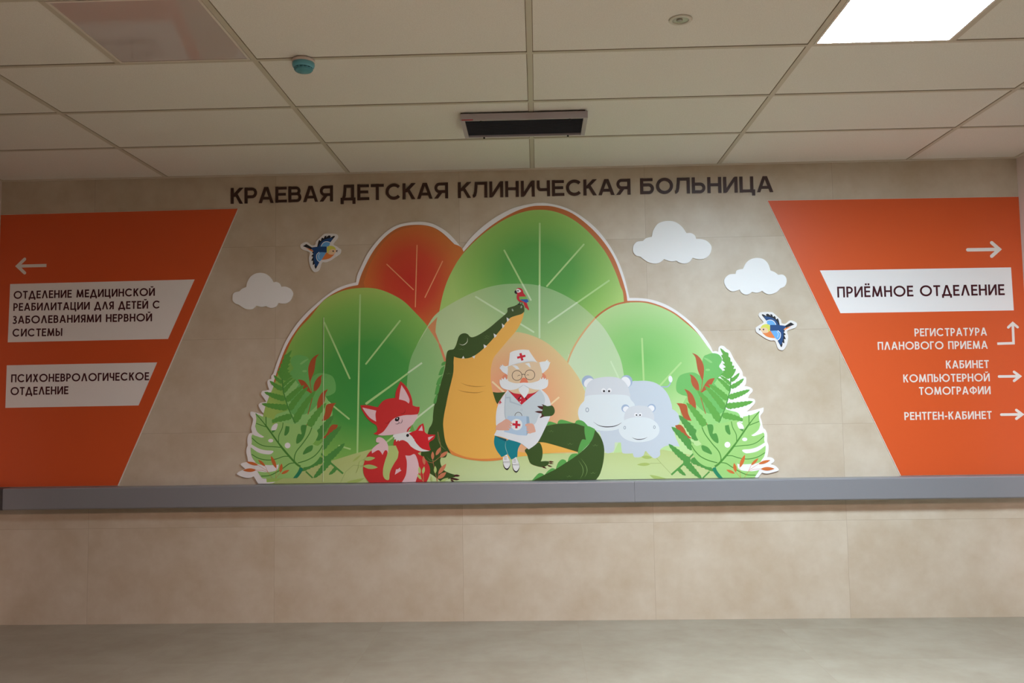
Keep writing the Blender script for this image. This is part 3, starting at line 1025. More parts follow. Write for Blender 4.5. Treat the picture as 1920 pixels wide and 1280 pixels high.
pm.part('tree_rim', mat('brown_rim_print', 0), [('l', smooth(R5((85, 840), (120, 740), (190, 605), (295, 455), (395, 338), (500, 252), (620, 188), (740, 158), (780, 154)), False), 3.2, 'butt')], t)
pm.each('leaf_vein', VEIN, [L(R5((922, 560), (942, 1040)), 3.4), L(R5((1360, 840), (1125, 1095)), 3.4, 'round'), L(R5((570, 820), (660, 1010)), 2.8)], t)
pc = pm.part('pale_tree_crown', G('pale_over_tall_tree', 1010, 512, 165, 170, [(0.0, (140, 190, 126)), (0.45, (150, 194, 132)), (0.8, (178, 208, 146)), (1.0, (188, 214, 158))]),
        [S(I((0, 840), (150, 745), (300, 675), (440, 637), (580, 627), (720, 637), (860, 680), (1000, 755), (1130, 860), (1220, 960), (1300, 1100), (1350, 1250)) +
           PX((1176, 780), (1150, 850, 1), (790, 850, 1), (764, 760), (763, 720), (768, 680), (780, 650), (801, 612)))], label='pale green tree crown overlapping the others')
pm.part('overlap_tint', G('pale_over_left_tree', 690, 720, 185, 175, [(0.0, (120, 184, 118)), (0.7, (146, 194, 124)), (1.0, (172, 206, 138))]),
        [S(PX((803, 613, 1), (822, 645), (836, 682), (848, 760), (840, 850, 1), (790, 850, 1), (764, 760), (763, 720), (768, 680), (780, 650)))], pc)
pm.part('overlap_tint', mat('pale_over_orange_tree', (214, 146, 96), 0.42), [S(PX((802, 613, 1), (820, 594, 1), (817, 614), (819, 634), (838, 688, 1), (822, 645)))], pc)
pm.part('overlap_tint', G('pale_over_right_tree', 1205, 672, 150, 115, [(0.0, (182, 214, 160)), (0.5, (190, 218, 172)), (1.0, (204, 224, 186))]),
        [S(R5((395, 338, 1), (290, 460), (190, 610), (118, 740), (85, 850)) + PX((1062, 850, 1), (1150, 850, 1), (1176, 780), (1168, 692), (1155, 653.6), (1134.5, 617.5)))], pc)
pm.part('overlap_streak', mat('rim_streak_print', (220, 136, 98), 0.42), [('l', smooth(PX((816, 624), (825, 648), (834, 674), (839, 694)), False), [2.0] * 6 + [4.5] * 13, 'butt')], pc)
pm.part('overlap_rim', mat('pale_rim_print', (218, 172, 120), 0.42), [('l', smooth(R5((85, 840), (120, 740), (190, 605), (295, 455), (395, 338)), False), 3.2, 'butt')], pc)
pm.each('leaf_vein', mat('pale_vein_print', (202, 226, 186), 0.42), [L(I((743, 640), (743, 1018)), 3.4, 'round'), L(I((620, 632), (680, 745)), 3.2, 'round'), L(I((1015, 766), (808, 910)), 3.2, 'round'),
                             L(I((280, 722), (700, 978)), 3.2, 'round'), L(R5((570, 820), (660, 1010)), 2.8), L(Bx((560, 100), (700, 0)), 3.2), L(Bx((552, 628), (825, 410)), 3.2)], pc)
t = pm.part('tree_crown', G('peach_tree_print', 965, 760, 125, 140, [(0.0, (234, 152, 114)), (0.45, (232, 166, 124)), (1.0, (222, 198, 142))]),
            [S(Cc((700, 640), (820, 565), (930, 543)) + PX((995, 628), (1026, 643), (1052, 666), (1075, 693), (1092, 722), (1105, 770), (1090, 850, 1), (860, 850, 1), (850, 720)))], label='peach tree crown behind the doctor')
pm.each('leaf_vein', mat('peach_vein_print', (240, 214, 168), 0.42), [L(to_((40, 0), (370, 300)), 3.4), L(to_((1890, 430), (1660, 625)), 3.2)], t)
# ground
pm.part('ground', G('meadow_print', 1010, 905, 420, 80, [(0.0, (206, 224, 168)), (0.5, (198, 216, 154)), (1.0, (184, 200, 128))]),
        [S(PX((490, 915, 1), (540, 893), (600, 871), (640, 858), (673, 848), (720, 838), (790, 840), (850, 849), (1000, 851), (1140, 849), (1230, 843), (1260, 846), (1330, 860), (1400, 880), (1425, 915, 1)))])

# ------------------------------------------------------------------ plants on both flanks
FERN = mat('fern_print', (98, 166, 72), 0.42)
FERN_D = mat('back_fern_print', (82, 150, 70), 0.42)
BLOB = mat('bush_print', (112, 186, 100), 0.42)
RED = mat('red_leaf_print', (176, 88, 50), 0.42)
MON = mat('monstera_print', (158, 208, 122), 0.42)
MONV = mat('monstera_vein_print', (78, 142, 58), 0.42)
SPR = mat('orange_sprig_print', (206, 112, 56), 0.42)
xa, za = wall_pt(545.6, 656.6, 0.012)
xb, zb = wall_pt(1352, 652.7, 0.012)
FLIP = ((xa + xb) / 2, za - zb)


def plants(flip, side):
    pp = Print(MU, pm.y, 0.000012, ZB + 0.0003, flip)
    pp.y0 = pm.y0
    # bushy leaves behind
    pp.part('bush', mat('light_bush_print', (150, 208, 124), 0.42), [S(R1((560, 760), (760, 660), (935, 655), (1100, 740), (1148, 860), (1120, 980), (1060, 1190), (1140, 1240), (1290, 1290), (1300, 1420), (1000, 1560), (600, 1620), (330, 1480), (250, 1250), (380, 960)))])
    pp.part('bush', BLOB, [S(R1((660, 285), (740, 232), (830, 210), (930, 230), (990, 300), (985, 370), (945, 450), (1000, 520), (1010, 590), (930, 650), (840, 760), (700, 760), (630, 500))),
                           S(R1((180, 730), (260, 600), (500, 560), (700, 700), (860, 760), (1000, 1000), (1000, 1277), (700, 1277), (400, 1010), (270, 960), (180, 890)))])
    pp.each('bush_highlight', mat('bush_light_print', (140, 202, 122), 0.42), [S(R1((660, 290), (740, 310), (820, 370), (790, 385), (720, 340))), SP(R1(*ell(740, 510, 42, 20)))])
    # red plant
    rp = pp.part('red_plant', RED, [('l', R1((645, 690), (632, 820), (598, 960), (700, 1300)), [1.4, 1.0, 1.4, 1.4])])
    pp.each('leaf', RED, [S(R1((455, 205, 1), (540, 240), (610, 310), (655, 400), (672, 480), (668, 580), (655, 680), (642, 710, 1), (600, 610), (560, 510), (540, 400), (515, 280))),
                                    S(R1((410, 585, 1), (480, 620), (540, 690), (575, 770), (585, 860), (592, 940, 1), (530, 870), (470, 800), (440, 720), (435, 640))),
                                    S(R1((868, 658, 1), (790, 670), (730, 710), (670, 800), (600, 950, 1), (690, 880), (760, 850), (810, 770))),
                                    S(R1((315, 850, 1), (400, 890), (460, 950), (500, 1030), (525, 1120), (530, 1277, 1), (430, 1150), (385, 1060), (370, 950))),
                                    S(R1((175, 1110, 1), (280, 1115), (360, 1150), (390, 1300), (450, 1430, 1), (330, 1400), (270, 1300), (225, 1170))),
                                    S(R1((640, 1020), (700, 985), (740, 1050), (860, 1200), (850, 1277), (760, 1160))),
                                    S(R1((800, 940), (850, 960), (880, 1040), (830, 1010))),
                                    S(R1((560, 1390), (680, 1420), (760, 1540), (720, 1530))),
                                    S(R2((145, 250, 1), (235, 240), (300, 300), (350, 400), (430, 472, 1), (300, 465), (220, 420), (180, 340)))], rp)
    # ferns
    pp.part('back_fern', FERN_D, [SP(R2(*frond((540, 500), (205, 78), 160, 7, 14))), SP(R2(*frond((460, 660), (80, 278), 150, 7, 18))), SP(R2(*frond((400, 880), (38, 566), 135, 7, -12))),
                                  SP(R2(*frond((420, 830), (800, 1040), 140, 6, -20))), SP(R2(*frond((300, 840), (605, 1160), 130, 7, 12))), SP(R2(*frond((200, 990), (332, 1105), 78, 3, 10))),
                                  ('l', R2((80, 1095), (300, 900), (620, 565), (760, 400)), [3.4, 3.4, 2.6, 1.5]), ('l', R2((618, 1190), (735, 1040)), 2.6)])
    fr = pp.part('fern', FERN, [('l', R1((1158, 640), (1142, 880), (1060, 1180), (940, 1460)), 2.0), SP(R1(*frond((960, 1440), (540, 872), 150, 6, 20))), SP(R1(*frond((700, 1530), (352, 1105), 150, 6, 16))),
                                SP(R1(*frond((1050, 1215), (680, 805), 128, 7, 22))), SP(R1(*frond((1100, 1045), (752, 772), 122, 7, 14))),
                                SP(R1(*frond((1145, 885), (900, 655), 92, 5, 16))), SP(R1(*frond((1150, 770), (958, 622), 66, 4, 10))),
                                SP(R1(*frond((1152, 712), (1308, 562), 78, 4, 14))), SP(R1(*frond((1150, 830), (1386, 662), 96, 4, 18))),
                                SP(R1(*frond((1115, 1010), (1495, 868), 118, 7, 8))), SP(R1(*frond((1065, 1165), (1552, 1076), 128, 7, 16))),
                                SP(R2(*frond((955, 70), (1345, 170), 125, 6, -6))),
                                S(R1((970, 120), (1060, 190, 1), (1110, 210), (1112, 270, 1), (1145, 300), (1148, 360, 1), (1180, 372), (1178, 432, 1), (1215, 440), (1200, 495, 1), (1245, 495), (1222, 565),
                                     (1170, 640), (1100, 672), (1040, 640), (965, 590, 1), (1015, 560), (1005, 530, 1), (1050, 515), (1015, 480, 1), (1062, 458), (1005, 400, 1), (1045, 390),
                                     (990, 330, 1), (1010, 315), (980, 250, 1), (1010, 230), (985, 180)))])
    pp.part('fern_stem', FERN_D, [('l', R1((1158, 640), (1142, 880), (1060, 1180), (940, 1460)), 2.2)], fr)
    # monstera
    mo = pp.part('monstera_leaf', MON, [S(R2((1592, 6, 1), (1460, 68), (1310, 100, 1), (1300, 212, 1), (1200, 160, 1), (1120, 172), (960, 210, 1), (815, 215, 1), (800, 290), (690, 240, 1), (600, 285), (500, 375), (530, 480),
                                             (600, 570, 1), (510, 600), (425, 525, 1), (425, 610), (445, 710), (490, 810), (570, 895), (680, 955), (795, 970, 1), (845, 940, 1), (860, 1010), (910, 1090), (1010, 1240, 1), (1440, 1240, 1),
                                             (1590, 1010), (1615, 870), (1665, 790), (1692, 700), (1695, 590), (1672, 500), (1675, 400), (1640, 350), (1605, 230), (1580, 100)))])
    HOLE = mat('white_mural_board', 0)
    pp.each('leaf_slit', HOLE, [S(R2((1450, 418, 1), (1520, 375), (1580, 315), (1610, 235), (1660, 300), (1650, 372), (1560, 412), (1490, 432)), 4),
                                S(R2((1300, 668), (1440, 652), (1560, 615), (1700, 530, 1), (1700, 590, 1), (1560, 690), (1400, 726), (1330, 715)), 4),
                                S(R2((1205, 880, 1), (1230, 912), (1440, 910), (1590, 885), (1680, 800, 1), (1640, 960), (1570, 1018), (1400, 1035), (1240, 1000)), 4),
                                S(R2((1205, 205), (1250, 195), (1305, 240), (1320, 305), (1240, 300)), 4), SP(R2(*ell(1042, 580, 50))), SP(R2(*ell(1338, 488, 44, 31)))], mo)
    pp.each('leaf_slit', FERN_D, [S(R2((1000, 252, 1), (1065, 240, 1), (1095, 390), (1060, 402), (1010, 340)), 4), S(R2((690, 235, 1), (780, 235), (802, 300), (790, 390), (850, 386), (885, 480), (880, 555), (800, 510), (735, 410)), 4),
                                  S(R2((600, 590), (700, 620), (765, 700), (770, 745), (690, 718), (615, 675)), 4), S(R2((1250, 312), (1315, 315), (1302, 352)), 4)], mo)
    pp.each('leaf_vein', MONV, [('l', smooth(R2((1590, 8), (1410, 232), (1150, 605), (920, 880), (825, 955)), False), [1.6] * 6 + [2.8] * 6 + [3.6] * 13), L(R2((1410, 70), (1412, 222)), 1.7), L(R2((1585, 180), (1420, 246)), 1.5),
                                 L(R2((1672, 430), (1560, 530), (1440, 580), (1300, 595), (1160, 610)), 1.4, sm=True), L(R2((1686, 715), (1560, 790), (1400, 825), (1250, 810), (1120, 770), (1030, 770)), 1.5, sm=True),
                                 L(R2((1525, 1102), (1380, 1095), (1250, 1040), (1130, 970), (1020, 900), (920, 885)), 1.7, sm=True), L(R2((1110, 180), (1130, 280), (1190, 400), (1200, 520)), 1.4, sm=True),
                                 L(R2((605, 280), (660, 400), (780, 560), (890, 690), (930, 800), (925, 870)), 1.8, sm=True), L(R2((425, 590), (480, 680), (580, 780), (720, 850), (870, 890)), 1.8, sm=True)], mo)
    pp.part('leaf_stalk', mat('teal_stalk_print', (40, 134, 96), 0.42), [S(R2((785, 990), (840, 962, 1), (880, 1050), (1040, 1240, 1), (960, 1240, 1), (820, 1070)))], mo)
    sp = pp.part('orange_sprig', SPR, [L(R2((1330, 1145), (1420, 1010), (1572, 910)), 0.5), L(R2((1400, 1040), (1500, 1000), (1620, 995)), 0.5), L(R2((1400, 1040), (1448, 932)), 0.5),
                                L(R2((1268, 1145), (1250, 970)), 0.5), L(R2((1268, 1145), (1180, 1045)), 0.5)])
    pp.each('leaf', SPR, [SP(R2(*leaf(b, t_, w))) for b, t_, w in (((1572, 910), (1778, 845), 52), ((1615, 995), (1848, 990), 62), ((1448, 932), (1572, 812), 48), ((1253, 972), (1342, 752), 62),
                                                                                 ((1185, 1050), (1155, 892), 58), ((1168, 1072), (1022, 1008), 48))], sp)
    return pp.y


PALE = mat('pale_sprig_print', (168, 190, 104), 0.42)
PALE2 = mat('pale_stem_print', (150, 172, 104), 0.42)
s1 = pm.part('pale_sprig', PALE2, [L(Ff((1220, 1005), (1330, 1003), (1440, 1120)), 0.7), L(Ff((1240, 900), (1330, 1003)), 0.7)])
pm.each('leaf', PALE, [SP(Ff(*leaf((1225, 1012), (1090, 1018), 32))), SP(Ff(*leaf((1215, 1122), (1410, 1168), 40, 12))), SP(Ff(*leaf((1135, 940), (1245, 948), 34)))], s1)
s2 = pm.part('pale_sprig', PALE2, [L(L6((265, 575), (330, 440), (430, 355), (560, 362)), 0.7)])
pm.each('leaf', PALE, [SP(L6(*leaf((340, 575), (575, 520), 44, 14))), SP(L6(*leaf((420, 310), (530, 220), 26)))], s2)

# ------------------------------------------------------------------ hippos
HB_ = mat('hippo_body_print', (196, 207, 216), 0.42)
HH = mat('hippo_head_print', (208, 213, 217), 0.42)
HM = mat('hippo_muzzle_print', (218, 227, 229), 0.42)
HE = mat('hippo_ear_print', (160, 179, 203), 0.42)
HW = mat('hippo_white_print', (232, 234, 236), 0.42)
BLK = mat('black_print', (22, 22, 26), 0.42)
GRY = mat('grey_line_print', (140, 154, 166), 0.42)
hp = pm.part('hippo', HB_, [S(Ff((1030, 192), (1100, 181), (1180, 180), (1260, 195), (1330, 235), (1390, 300), (1425, 380), (1442, 470), (1430, 700), (1060, 740, 1), (1055, 905, 1), (955, 905), (936, 870), (930, 797, 1), (868, 795, 1),
                               (864, 860), (845, 890), (790, 903), (760, 860), (720, 700), (690, 660), (900, 300)))], label='large grey hippo')
pm.part('tail', HE, [L(Ff((1338, 238), (1390, 240), (1418, 215), (1425, 185)), 2.2, 'round', True)], hp)
pm.part('tail_tuft', HW, [SP(Ff(*ell(1425, 162, 20, 34, -8)))], hp)
pm.part('ear', HE, [SP(Ff(*ell(600, 187, 62, 62)))], hp)
pm.part('ear', HE, [SP(Ff(*ell(985, 185, 60, 63)))], hp)
pm.each('ear_inner', HW, [SP(Ff(*ell(612, 202, 55, 46, -30))), SP(Ff(*ell(978, 192, 46, 56, -30)))], hp)
pm.part('head', HH, [S(Ff((585, 240), (620, 185), (680, 155), (780, 140), (880, 145), (950, 175), (995, 230), (1014, 290), (1020, 350), (960, 480), (650, 480), (570, 360)))], hp)
pm.part('muzzle', HM, [S(Ff((575, 335), (560, 380), (525, 420), (503, 470), (503, 530), (530, 590), (590, 640), (680, 670), (790, 680), (900, 662), (980, 600), (1040, 490), (1068, 422), (1030, 370), (1010, 335), (950, 320), (800, 316), (660, 320)))], hp)
pm.each('eye', HW, [SP(Ff(*ell(755, 275, 22))), SP(Ff(*ell(815, 275, 22)))], hp)
pm.each('pupil', BLK, [SP(Ff(*ell(760, 283, 11))), SP(Ff(*ell(811, 283, 11)))], hp)
pm.each('nostril', GRY, [('r', Ff(*ell(592, 470, 14, 20)), 1.2)], hp)
pm.part('mouth', BLK, [taper(Ff((655, 590), (700, 622), (750, 637), (800, 640), (860, 634), (910, 615), (945, 590)), 1.6)], hp)
hc = pm.part('hippo', HB_, [S(Ff((1260, 470), (1310, 450), (1390, 450), (1465, 475), (1512, 530), (1514, 600), (1450, 650, 1), (1475, 740), (1520, 840, 1), (1400, 826), (1325, 866), (1320, 925), (1265, 955), (1210, 915), (1175, 882), (1150, 930),
                               (1090, 945), (1050, 915), (1048, 700)))], label='small hippo calf in front of the large hippo')
pm.part('ear', HE, [SP(Ff(*ell(974, 455, 40)))], hc)
pm.part('ear', HE, [SP(Ff(*ell(1236, 452, 42)))], hc)
pm.each('ear_inner', HW, [SP(Ff(*ell(982, 464, 33, 30))), SP(Ff(*ell(1232, 456, 33, 32)))], hc)
pm.part('head', HH, [S(Ff((960, 560), (975, 490), (1020, 442), (1110, 427), (1195, 440), (1240, 482), (1262, 560), (1200, 640), (1000, 640)))], hc)
pm.part('muzzle', HM, [S(Ff((908, 660), (940, 592), (1010, 555), (1110, 542), (1215, 555), (1285, 600), (1315, 660), (1300, 720), (1240, 768), (1150, 791), (1060, 790), (980, 766), (925, 718)))], hc)
pm.each('eye', HW, [SP(Ff(*ell(1080, 518, 18))), SP(Ff(*ell(1123, 518, 18)))], hc)
pm.each('pupil', BLK, [SP(Ff(*ell(1085, 522, 8))), SP(Ff(*ell(1121, 522, 8)))], hc)
pm.each('nostril', GRY, [('r', Ff(*ell(967, 648, 9, 14)), 1.0), ('r', Ff(*ell(1264, 643, 9, 14)), 1.0)], hc)
pm.part('mouth', BLK, [taper(Ff((1040, 745), (1070, 760), (1110, 766), (1160, 759), (1195, 742)), 1.3)], hc)

plants(None, 'right')
pm.y = plants(FLIP, 'left')

# ------------------------------------------------------------------ crocodile
CR = mat('crocodile_green_print', (54, 82, 32), 0.42)
CRL = mat('crocodile_line_print', (124, 156, 92), 0.42)
CRS = mat('crocodile_scale_print', (88, 162, 78), 0.42)
BEL = mat('crocodile_belly_print', (236, 180, 84), 0.42)
BELD = mat('crocodile_belly_dark_print', (224, 138, 68), 0.42)
CLAW = mat('claw_print', (74, 26, 26), 0.42)
WHT = mat('white_print', (228, 230, 228), 0.42)
cr = pm.part('crocodile', CR, [S(Cc((858, 347), (862, 310), (885, 298), (930, 285), (965, 268), (1000, 265), (1022, 280), (1029, 310), (1028, 345), (1000, 365), (950, 380), (905, 395), (880, 412), (850, 447), (800, 512), (750, 572),
                                    (690, 642), (640, 692), (580, 747), (520, 787), (470, 805), (420, 809), (370, 804), (328, 792, 1), (322, 850), (323, 890), (318, 960), (300, 1040), (270, 1160), (245, 1270)) +
                                 Dd((335, 80), (315, 170), (295, 260), (278, 340), (264, 440), (264, 520), (282, 660), (310, 745), (365, 838, 1), (310, 812, 1), (305, 850), (288, 878), (235, 880, 1), (226, 920), (236, 970), (262, 1020),
                                    (300, 1050), (360, 1074), (402, 1086, 1), (410, 1108), (345, 1132, 1), (290, 1145), (235, 1168, 1), (150, 1100), (60, 1040), (0, 960), (0, 800), (60, 660), (78, 590), (95, 530), (120, 490),
                                    (137, 440), (141, 380), (150, 290), (165, 215), (190, 100), (212, 0)) +
                                 Cc((180, 1110), (205, 1020), (228, 940), (242, 870), (247, 800), (258, 745), (280, 725), (322, 716), (345, 680), (360, 635), (375, 590), (400, 565), (435, 557), (465, 568), (485, 590), (512, 597),
                                    (560, 580), (620, 545), (690, 495), (760, 435), (820, 385)))], label='green crocodile with a yellow belly')
sh = []
for q in (((244, 836), (208, 852), (200, 882), (236, 872)), ((232, 882), (195, 912), (170, 976), (212, 966)), ((212, 976), (170, 1012), (147, 1073), (192, 1062)), ((188, 1075), (150, 1112), (132, 1170), (168, 1160)),
          ((166, 1165), (130, 1212), (121, 1262), (148, 1252))):
    sh.append(S(Cc(*[(x, y, 1 if i in (0, 2) else 0) for i, (x, y) in enumerate(q)])))
for q in (((208, -22), (180, 32), (164, 116), (196, 98)), ((187, 118), (160, 172), (147, 230), (172, 216))):
    sh.append(S(Dd(*[(x, y, 1 if i in (0, 2) else 0) for i, (x, y) in enumerate(q)])))
pm.each('back_scale', CRS, sh, cr)
tail_b = pm.part('tail_belly', BEL, [S(Ff((100, 788), (180, 798), (300, 828), (400, 862), (492, 890), (400, 894), (250, 900), (140, 910), (60, 915), (60, 820)))], cr)
pm.part('tail', CR, [S(Ff((120, 650), (190, 630), (300, 609), (400, 602), (470, 603), (530, 615), (582, 637, 1), (620, 700), (600, 800), (500, 892, 1), (400, 862), (280, 826), (170, 797), (90, 788), (60, 740)))], cr)
pm.each('tail_scale', CRS, [S(Ff((178, 630, 1), (195, 596), (225, 587), (292, 608, 1))), S(Ff((293, 609, 1), (308, 577), (350, 570), (462, 604, 1))), S(Ff((468, 603, 1), (485, 578), (520, 572), (560, 590), (600, 634, 1), (560, 634))),
                             S(Ff((564, 634, 1), (610, 634), (670, 662, 1), (668, 700), (640, 775), (560, 862), (498, 918, 1), (504, 860), (528, 790), (546, 765), (580, 770, 1), (566, 700))),
                             S(Ff((498, 915, 1), (488, 906), (440, 912), (410, 945), (395, 992, 1), (450, 970))), S(Ff((386, 994, 1), (375, 974), (338, 966), (300, 1000), (278, 1064, 1), (330, 1050))),
                             S(Ff((276, 1062, 1), (240, 1054), (200, 1080), (163, 1124, 1))), S(Ff((163, 1122, 1), (140, 1105), (100, 1110), (35, 1182, 1), (110, 1170)))], cr)
pm.part('tail_end', CR, [S(Ff((671, 670, 1), (715, 722), (745, 782), (761, 850), (762, 910), (755, 980), (740, 1050), (718, 1115), (690, 1158), (650, 1200, 1), (10, 1200, 1), (75, 1165), (160, 1121), (280, 1061), (390, 991), (500, 916),
                            (590, 836), (645, 760)))], cr)
pm.each('skin_mark', CRL, [taper(Ff((505, 975), (545, 1040), (550, 1100), (520, 1165)), 1.0), taper(Ff((528, 955), (580, 1030), (590, 1090), (565, 1145)), 1.0)] +
        [taper(Ff(*[(x + a, y + b) for a, b in ((-32, -10), (-14, 6), (0, -8), (14, 6), (32, -10))]), 0.35) for x, y in ((232, 684), (420, 812), (672, 825), (412, 1136), (650, 1102))], cr)
bel = pm.part('belly', BEL, [S(Cc((1024, 345, 1), (1020, 385), (1000, 440), (970, 500), (930, 555), (880, 612), (820, 682), (770, 742), (730, 792), (710, 842), (697, 900), (693, 960), (693, 1020), (700, 1080), (712, 1140), (735, 1215), (758, 1275)) +
                                Dd((905, 215), (920, 300), (960, 500), (1050, 700), (1150, 800), (1270, 825), (1285, 860, 1), (1150, 872), (960, 906), (830, 920), (720, 920), (600, 907), (520, 892), (430, 866), (362, 838, 1), (310, 745), (282, 660),
                                   (264, 520), (264, 440), (278, 340), (295, 260), (315, 170), (335, 80)) +
                                Cc((245, 1270), (270, 1160), (300, 1040), (318, 960), (323, 890), (322, 850), (326, 791, 1), (370, 805), (420, 810), (470, 806), (520, 788), (580, 748), (640, 693), (690, 643), (750, 573), (800, 513), (850, 448),
                                   (880, 413), (905, 396), (950, 381), (1000, 366)))], cr)
pm.part('belly_shade', BELD, [S(Dd((300, 715, 1), (340, 775), (400, 820), (500, 862), (620, 888), (740, 895), (860, 890), (975, 880, 1), (960, 907), (830, 921), (720, 921), (600, 908), (520, 893), (430, 867), (362, 839), (330, 780)))], cr)
pm.each('belly_fold', mat('belly_fold_print', (188, 132, 56), 0.42), [taper(Cc((395, 1052), (450, 1075), (520, 1088), (580, 1090), (645, 1085)), 1.6), taper(Cc((360, 1120), (420, 1140), (500, 1150), (570, 1150), (630, 1135)), 1.6)], cr)
for q in (((852, 398), (884, 420), (858, 444)), ((805, 458), (834, 483), (811, 508)), ((722, 558), (757, 580), (730, 605)), ((622, 668), (657, 686), (628, 710)), ((420, 783), (404, 810), (433, 810)), ((508, 790), (540, 778), (529, 812))):
    pm.part('tooth', WHT, [SP(Cc(*q))], cr)
pm.each('eye_line', mat('pale_eye_line_print', (206, 214, 186), 0.42), [taper(Cc((375, 662), (410, 675), (440, 663), (460, 638), (461, 600)), 1.5)], cr)
pm.each('nostril', mat('crocodile_nostril_print', (150, 172, 150), 0.42), [SP(Cc(*ell(912, 326, 8, 14, -20))), SP(Cc(*ell(1000, 294, 8, 14, 15)))], cr)
pm.each('skin_mark', CRL, [taper(Cc(*[(x + a, y + b) for a, b in ((-32, -6), (-14, 6), (0, -4), (14, 6), (32, -6))]), 0.3) for x, y in ((650, 605), (275, 960), (400, 716), (655, 585))] +
        [taper(Dd((195, 565), (200, 650), (235, 735), (305, 800)), 0.9), taper(Dd((65, 870), (110, 915), (170, 912), (215, 860)), 0.5)], cr)
pm.each('claw', CLAW, [S(Dd((395, 1088, 1), (430, 1084), (465, 1098, 1), (440, 1108), (392, 1108, 1))), S(Dd((355, 1124, 1), (400, 1126), (458, 1142, 1), (420, 1152), (350, 1138, 1))), S(Dd((350, 1142, 1), (375, 1150), (398, 1172, 1), (370, 1170)))], cr)
pm.part('leg', CR, [S(Ff((-30, 870), (40, 830), (105, 795), (128, 815), (142, 855), (146, 895), (142, 945), (128, 985, 1), (170, 982), (205, 984, 1), (210, 1004), (190, 1025), (150, 1042), (90, 1032), (30, 1008), (8, 970), (-8, 920)))], cr)
pm.each('claw', CLAW, [S(Ff((203, 984, 1), (230, 982), (258, 990, 1), (230, 996))), S(Ff((205, 998, 1), (230, 1000), (258, 1009, 1), (225, 1010))), S(Ff((188, 1018, 1), (215, 1025), (245, 1038, 1), (210, 1036))), S(Ff((136, 1034, 1), (165, 1040), (188, 1056, 1), (155, 1050)))], cr)

# ------------------------------------------------------------------ parrot on the snout
Pp = P(930, 530, 18.29)
PR = mat('parrot_red_print', (196, 32, 46), 0.42)
pa = pm.part('parrot', PR, [S(Pp((672, 280), (700, 215), (740, 185), (800, 178), (870, 200), (920, 260), (945, 345), (985, 400), (1030, 470, 1), (800, 472, 1), (805, 560), (860, 605), (950, 650), (1050, 690), (1085, 770), (1132, 900), (1120, 948, 1),
                               (1050, 872), (1008, 850), (962, 745), (922, 668), (840, 660), (770, 620), (722, 560), (710, 480), (725, 390), (690, 350)))], label='red parrot sitting on the crocodile snout')
pm.part('wing', mat('parrot_green_print', (122, 186, 88), 0.42), [SP(Pp((792, 474), (1040, 472), (1072, 562), (832, 578)))], pa, 'green wing band')
pm.part('wing', mat('parrot_blue_print', (24, 92, 176), 0.42), [SP(Pp((830, 572), (1082, 562), (1122, 652), (1080, 655), (1045, 695), (930, 632)))], pa, 'blue wing feathers')
pm.part('cheek', WHT, [S(Pp((688, 260), (715, 215), (770, 212), (830, 250), (864, 285, 1), (820, 325), (750, 336), (710, 312)))], pa)
pm.part('eye', BLK, [SP(Pp(*ell(752, 275, 24)))], pa)
pm.part('beak', BLK, [S(Pp((700, 262), (655, 268), (634, 312), (648, 352), (692, 382, 1), (728, 372, 1), (712, 320)))], pa)
pm.part('foot', BLK, [L(Pp((818, 655), (812, 715)), 1.4), L(Pp((890, 665), (885, 730)), 1.4), S(Pp((740, 730), (800, 705), (830, 745), (760, 745)))], pa)

# ------------------------------------------------------------------ old doctor
SK = mat('skin_print', (222, 196, 160), 0.42)
SKH = mat('hand_skin_print', (220, 168, 146), 0.42)
HAIR = mat('white_hair_print', (226, 230, 230), 0.42)
COAT = mat('white_coat_print', (222, 226, 228), 0.42)
COATS = mat('coat_blue_grey_print', (196, 208, 212), 0.42)
FOLD = mat('coat_fold_print', (176, 190, 198), 0.42)
REDC = mat('red_cross_print', (196, 26, 48), 0.42)
TEAL = mat('teal_trouser_print', (0, 128, 138), 0.42)
LINE = mat('dark_line_print', (70, 58, 50), 0.42)
# crocodile arm behind the doctor
pm.part('arm', CR, [S(to_((56, 288, 1), (200, 305), (415, 288, 1), (330, 400), (240, 540), (190, 620, 1), (160, 580), (120, 490)), 4)], cr)
dr = pm.part('person', COAT, [S(Ee((205, 497, 1), (150, 572), (112, 650), (98, 730), (98, 815, 1), (112, 850, 1), (80, 913, 1), (150, 930), (230, 957), (320, 985), (400, 1044, 1), (480, 982), (545, 862), (600, 735), (607, 650), (582, 560), (530, 502),
                                  (505, 487, 1), (335, 632, 1)))], label='old doctor in a white coat and cap with white whiskers, sitting with a blue medical bag on the lap')
pm.part('neck', SK, [S(to_((470, 215, 1), (560, 305), (830, 352), (920, 455, 1), (1020, 350), (1200, 312), (1400, 205, 1), (1300, 120, 1), (600, 120, 1)), 4)], dr)
pm.part('shirt', REDC, [S(to_((472, 226, 1), (600, 305), (700, 335), (830, 350, 1), (920, 452, 1), (1020, 345, 1), (1200, 310), (1385, 208, 1), (1000, 505, 1), (850, 642, 1), (690, 470)), 4)], dr)
pm.each('shirt_fold', mat('dark_red_print', (110, 20, 34), 0.42), [SP(to_((735, 490), (830, 375), (852, 398), (770, 508))), SP(to_((935, 440), (955, 415), (1020, 495), (985, 522)))], dr)
pm.each('shirt_button', WHT, [SP(to_(*ell(830, 456, 16))), SP(to_(*ell(816, 560, 16)))], dr)
pm.part('coat_front', COATS, [S(Ee((190, 535, 1), (210, 500, 1), (335, 634, 1), (505, 490, 1), (545, 560), (545, 620), (490, 740), (450, 815), (330, 850), (205, 790), (182, 735), (178, 640)))], dr)
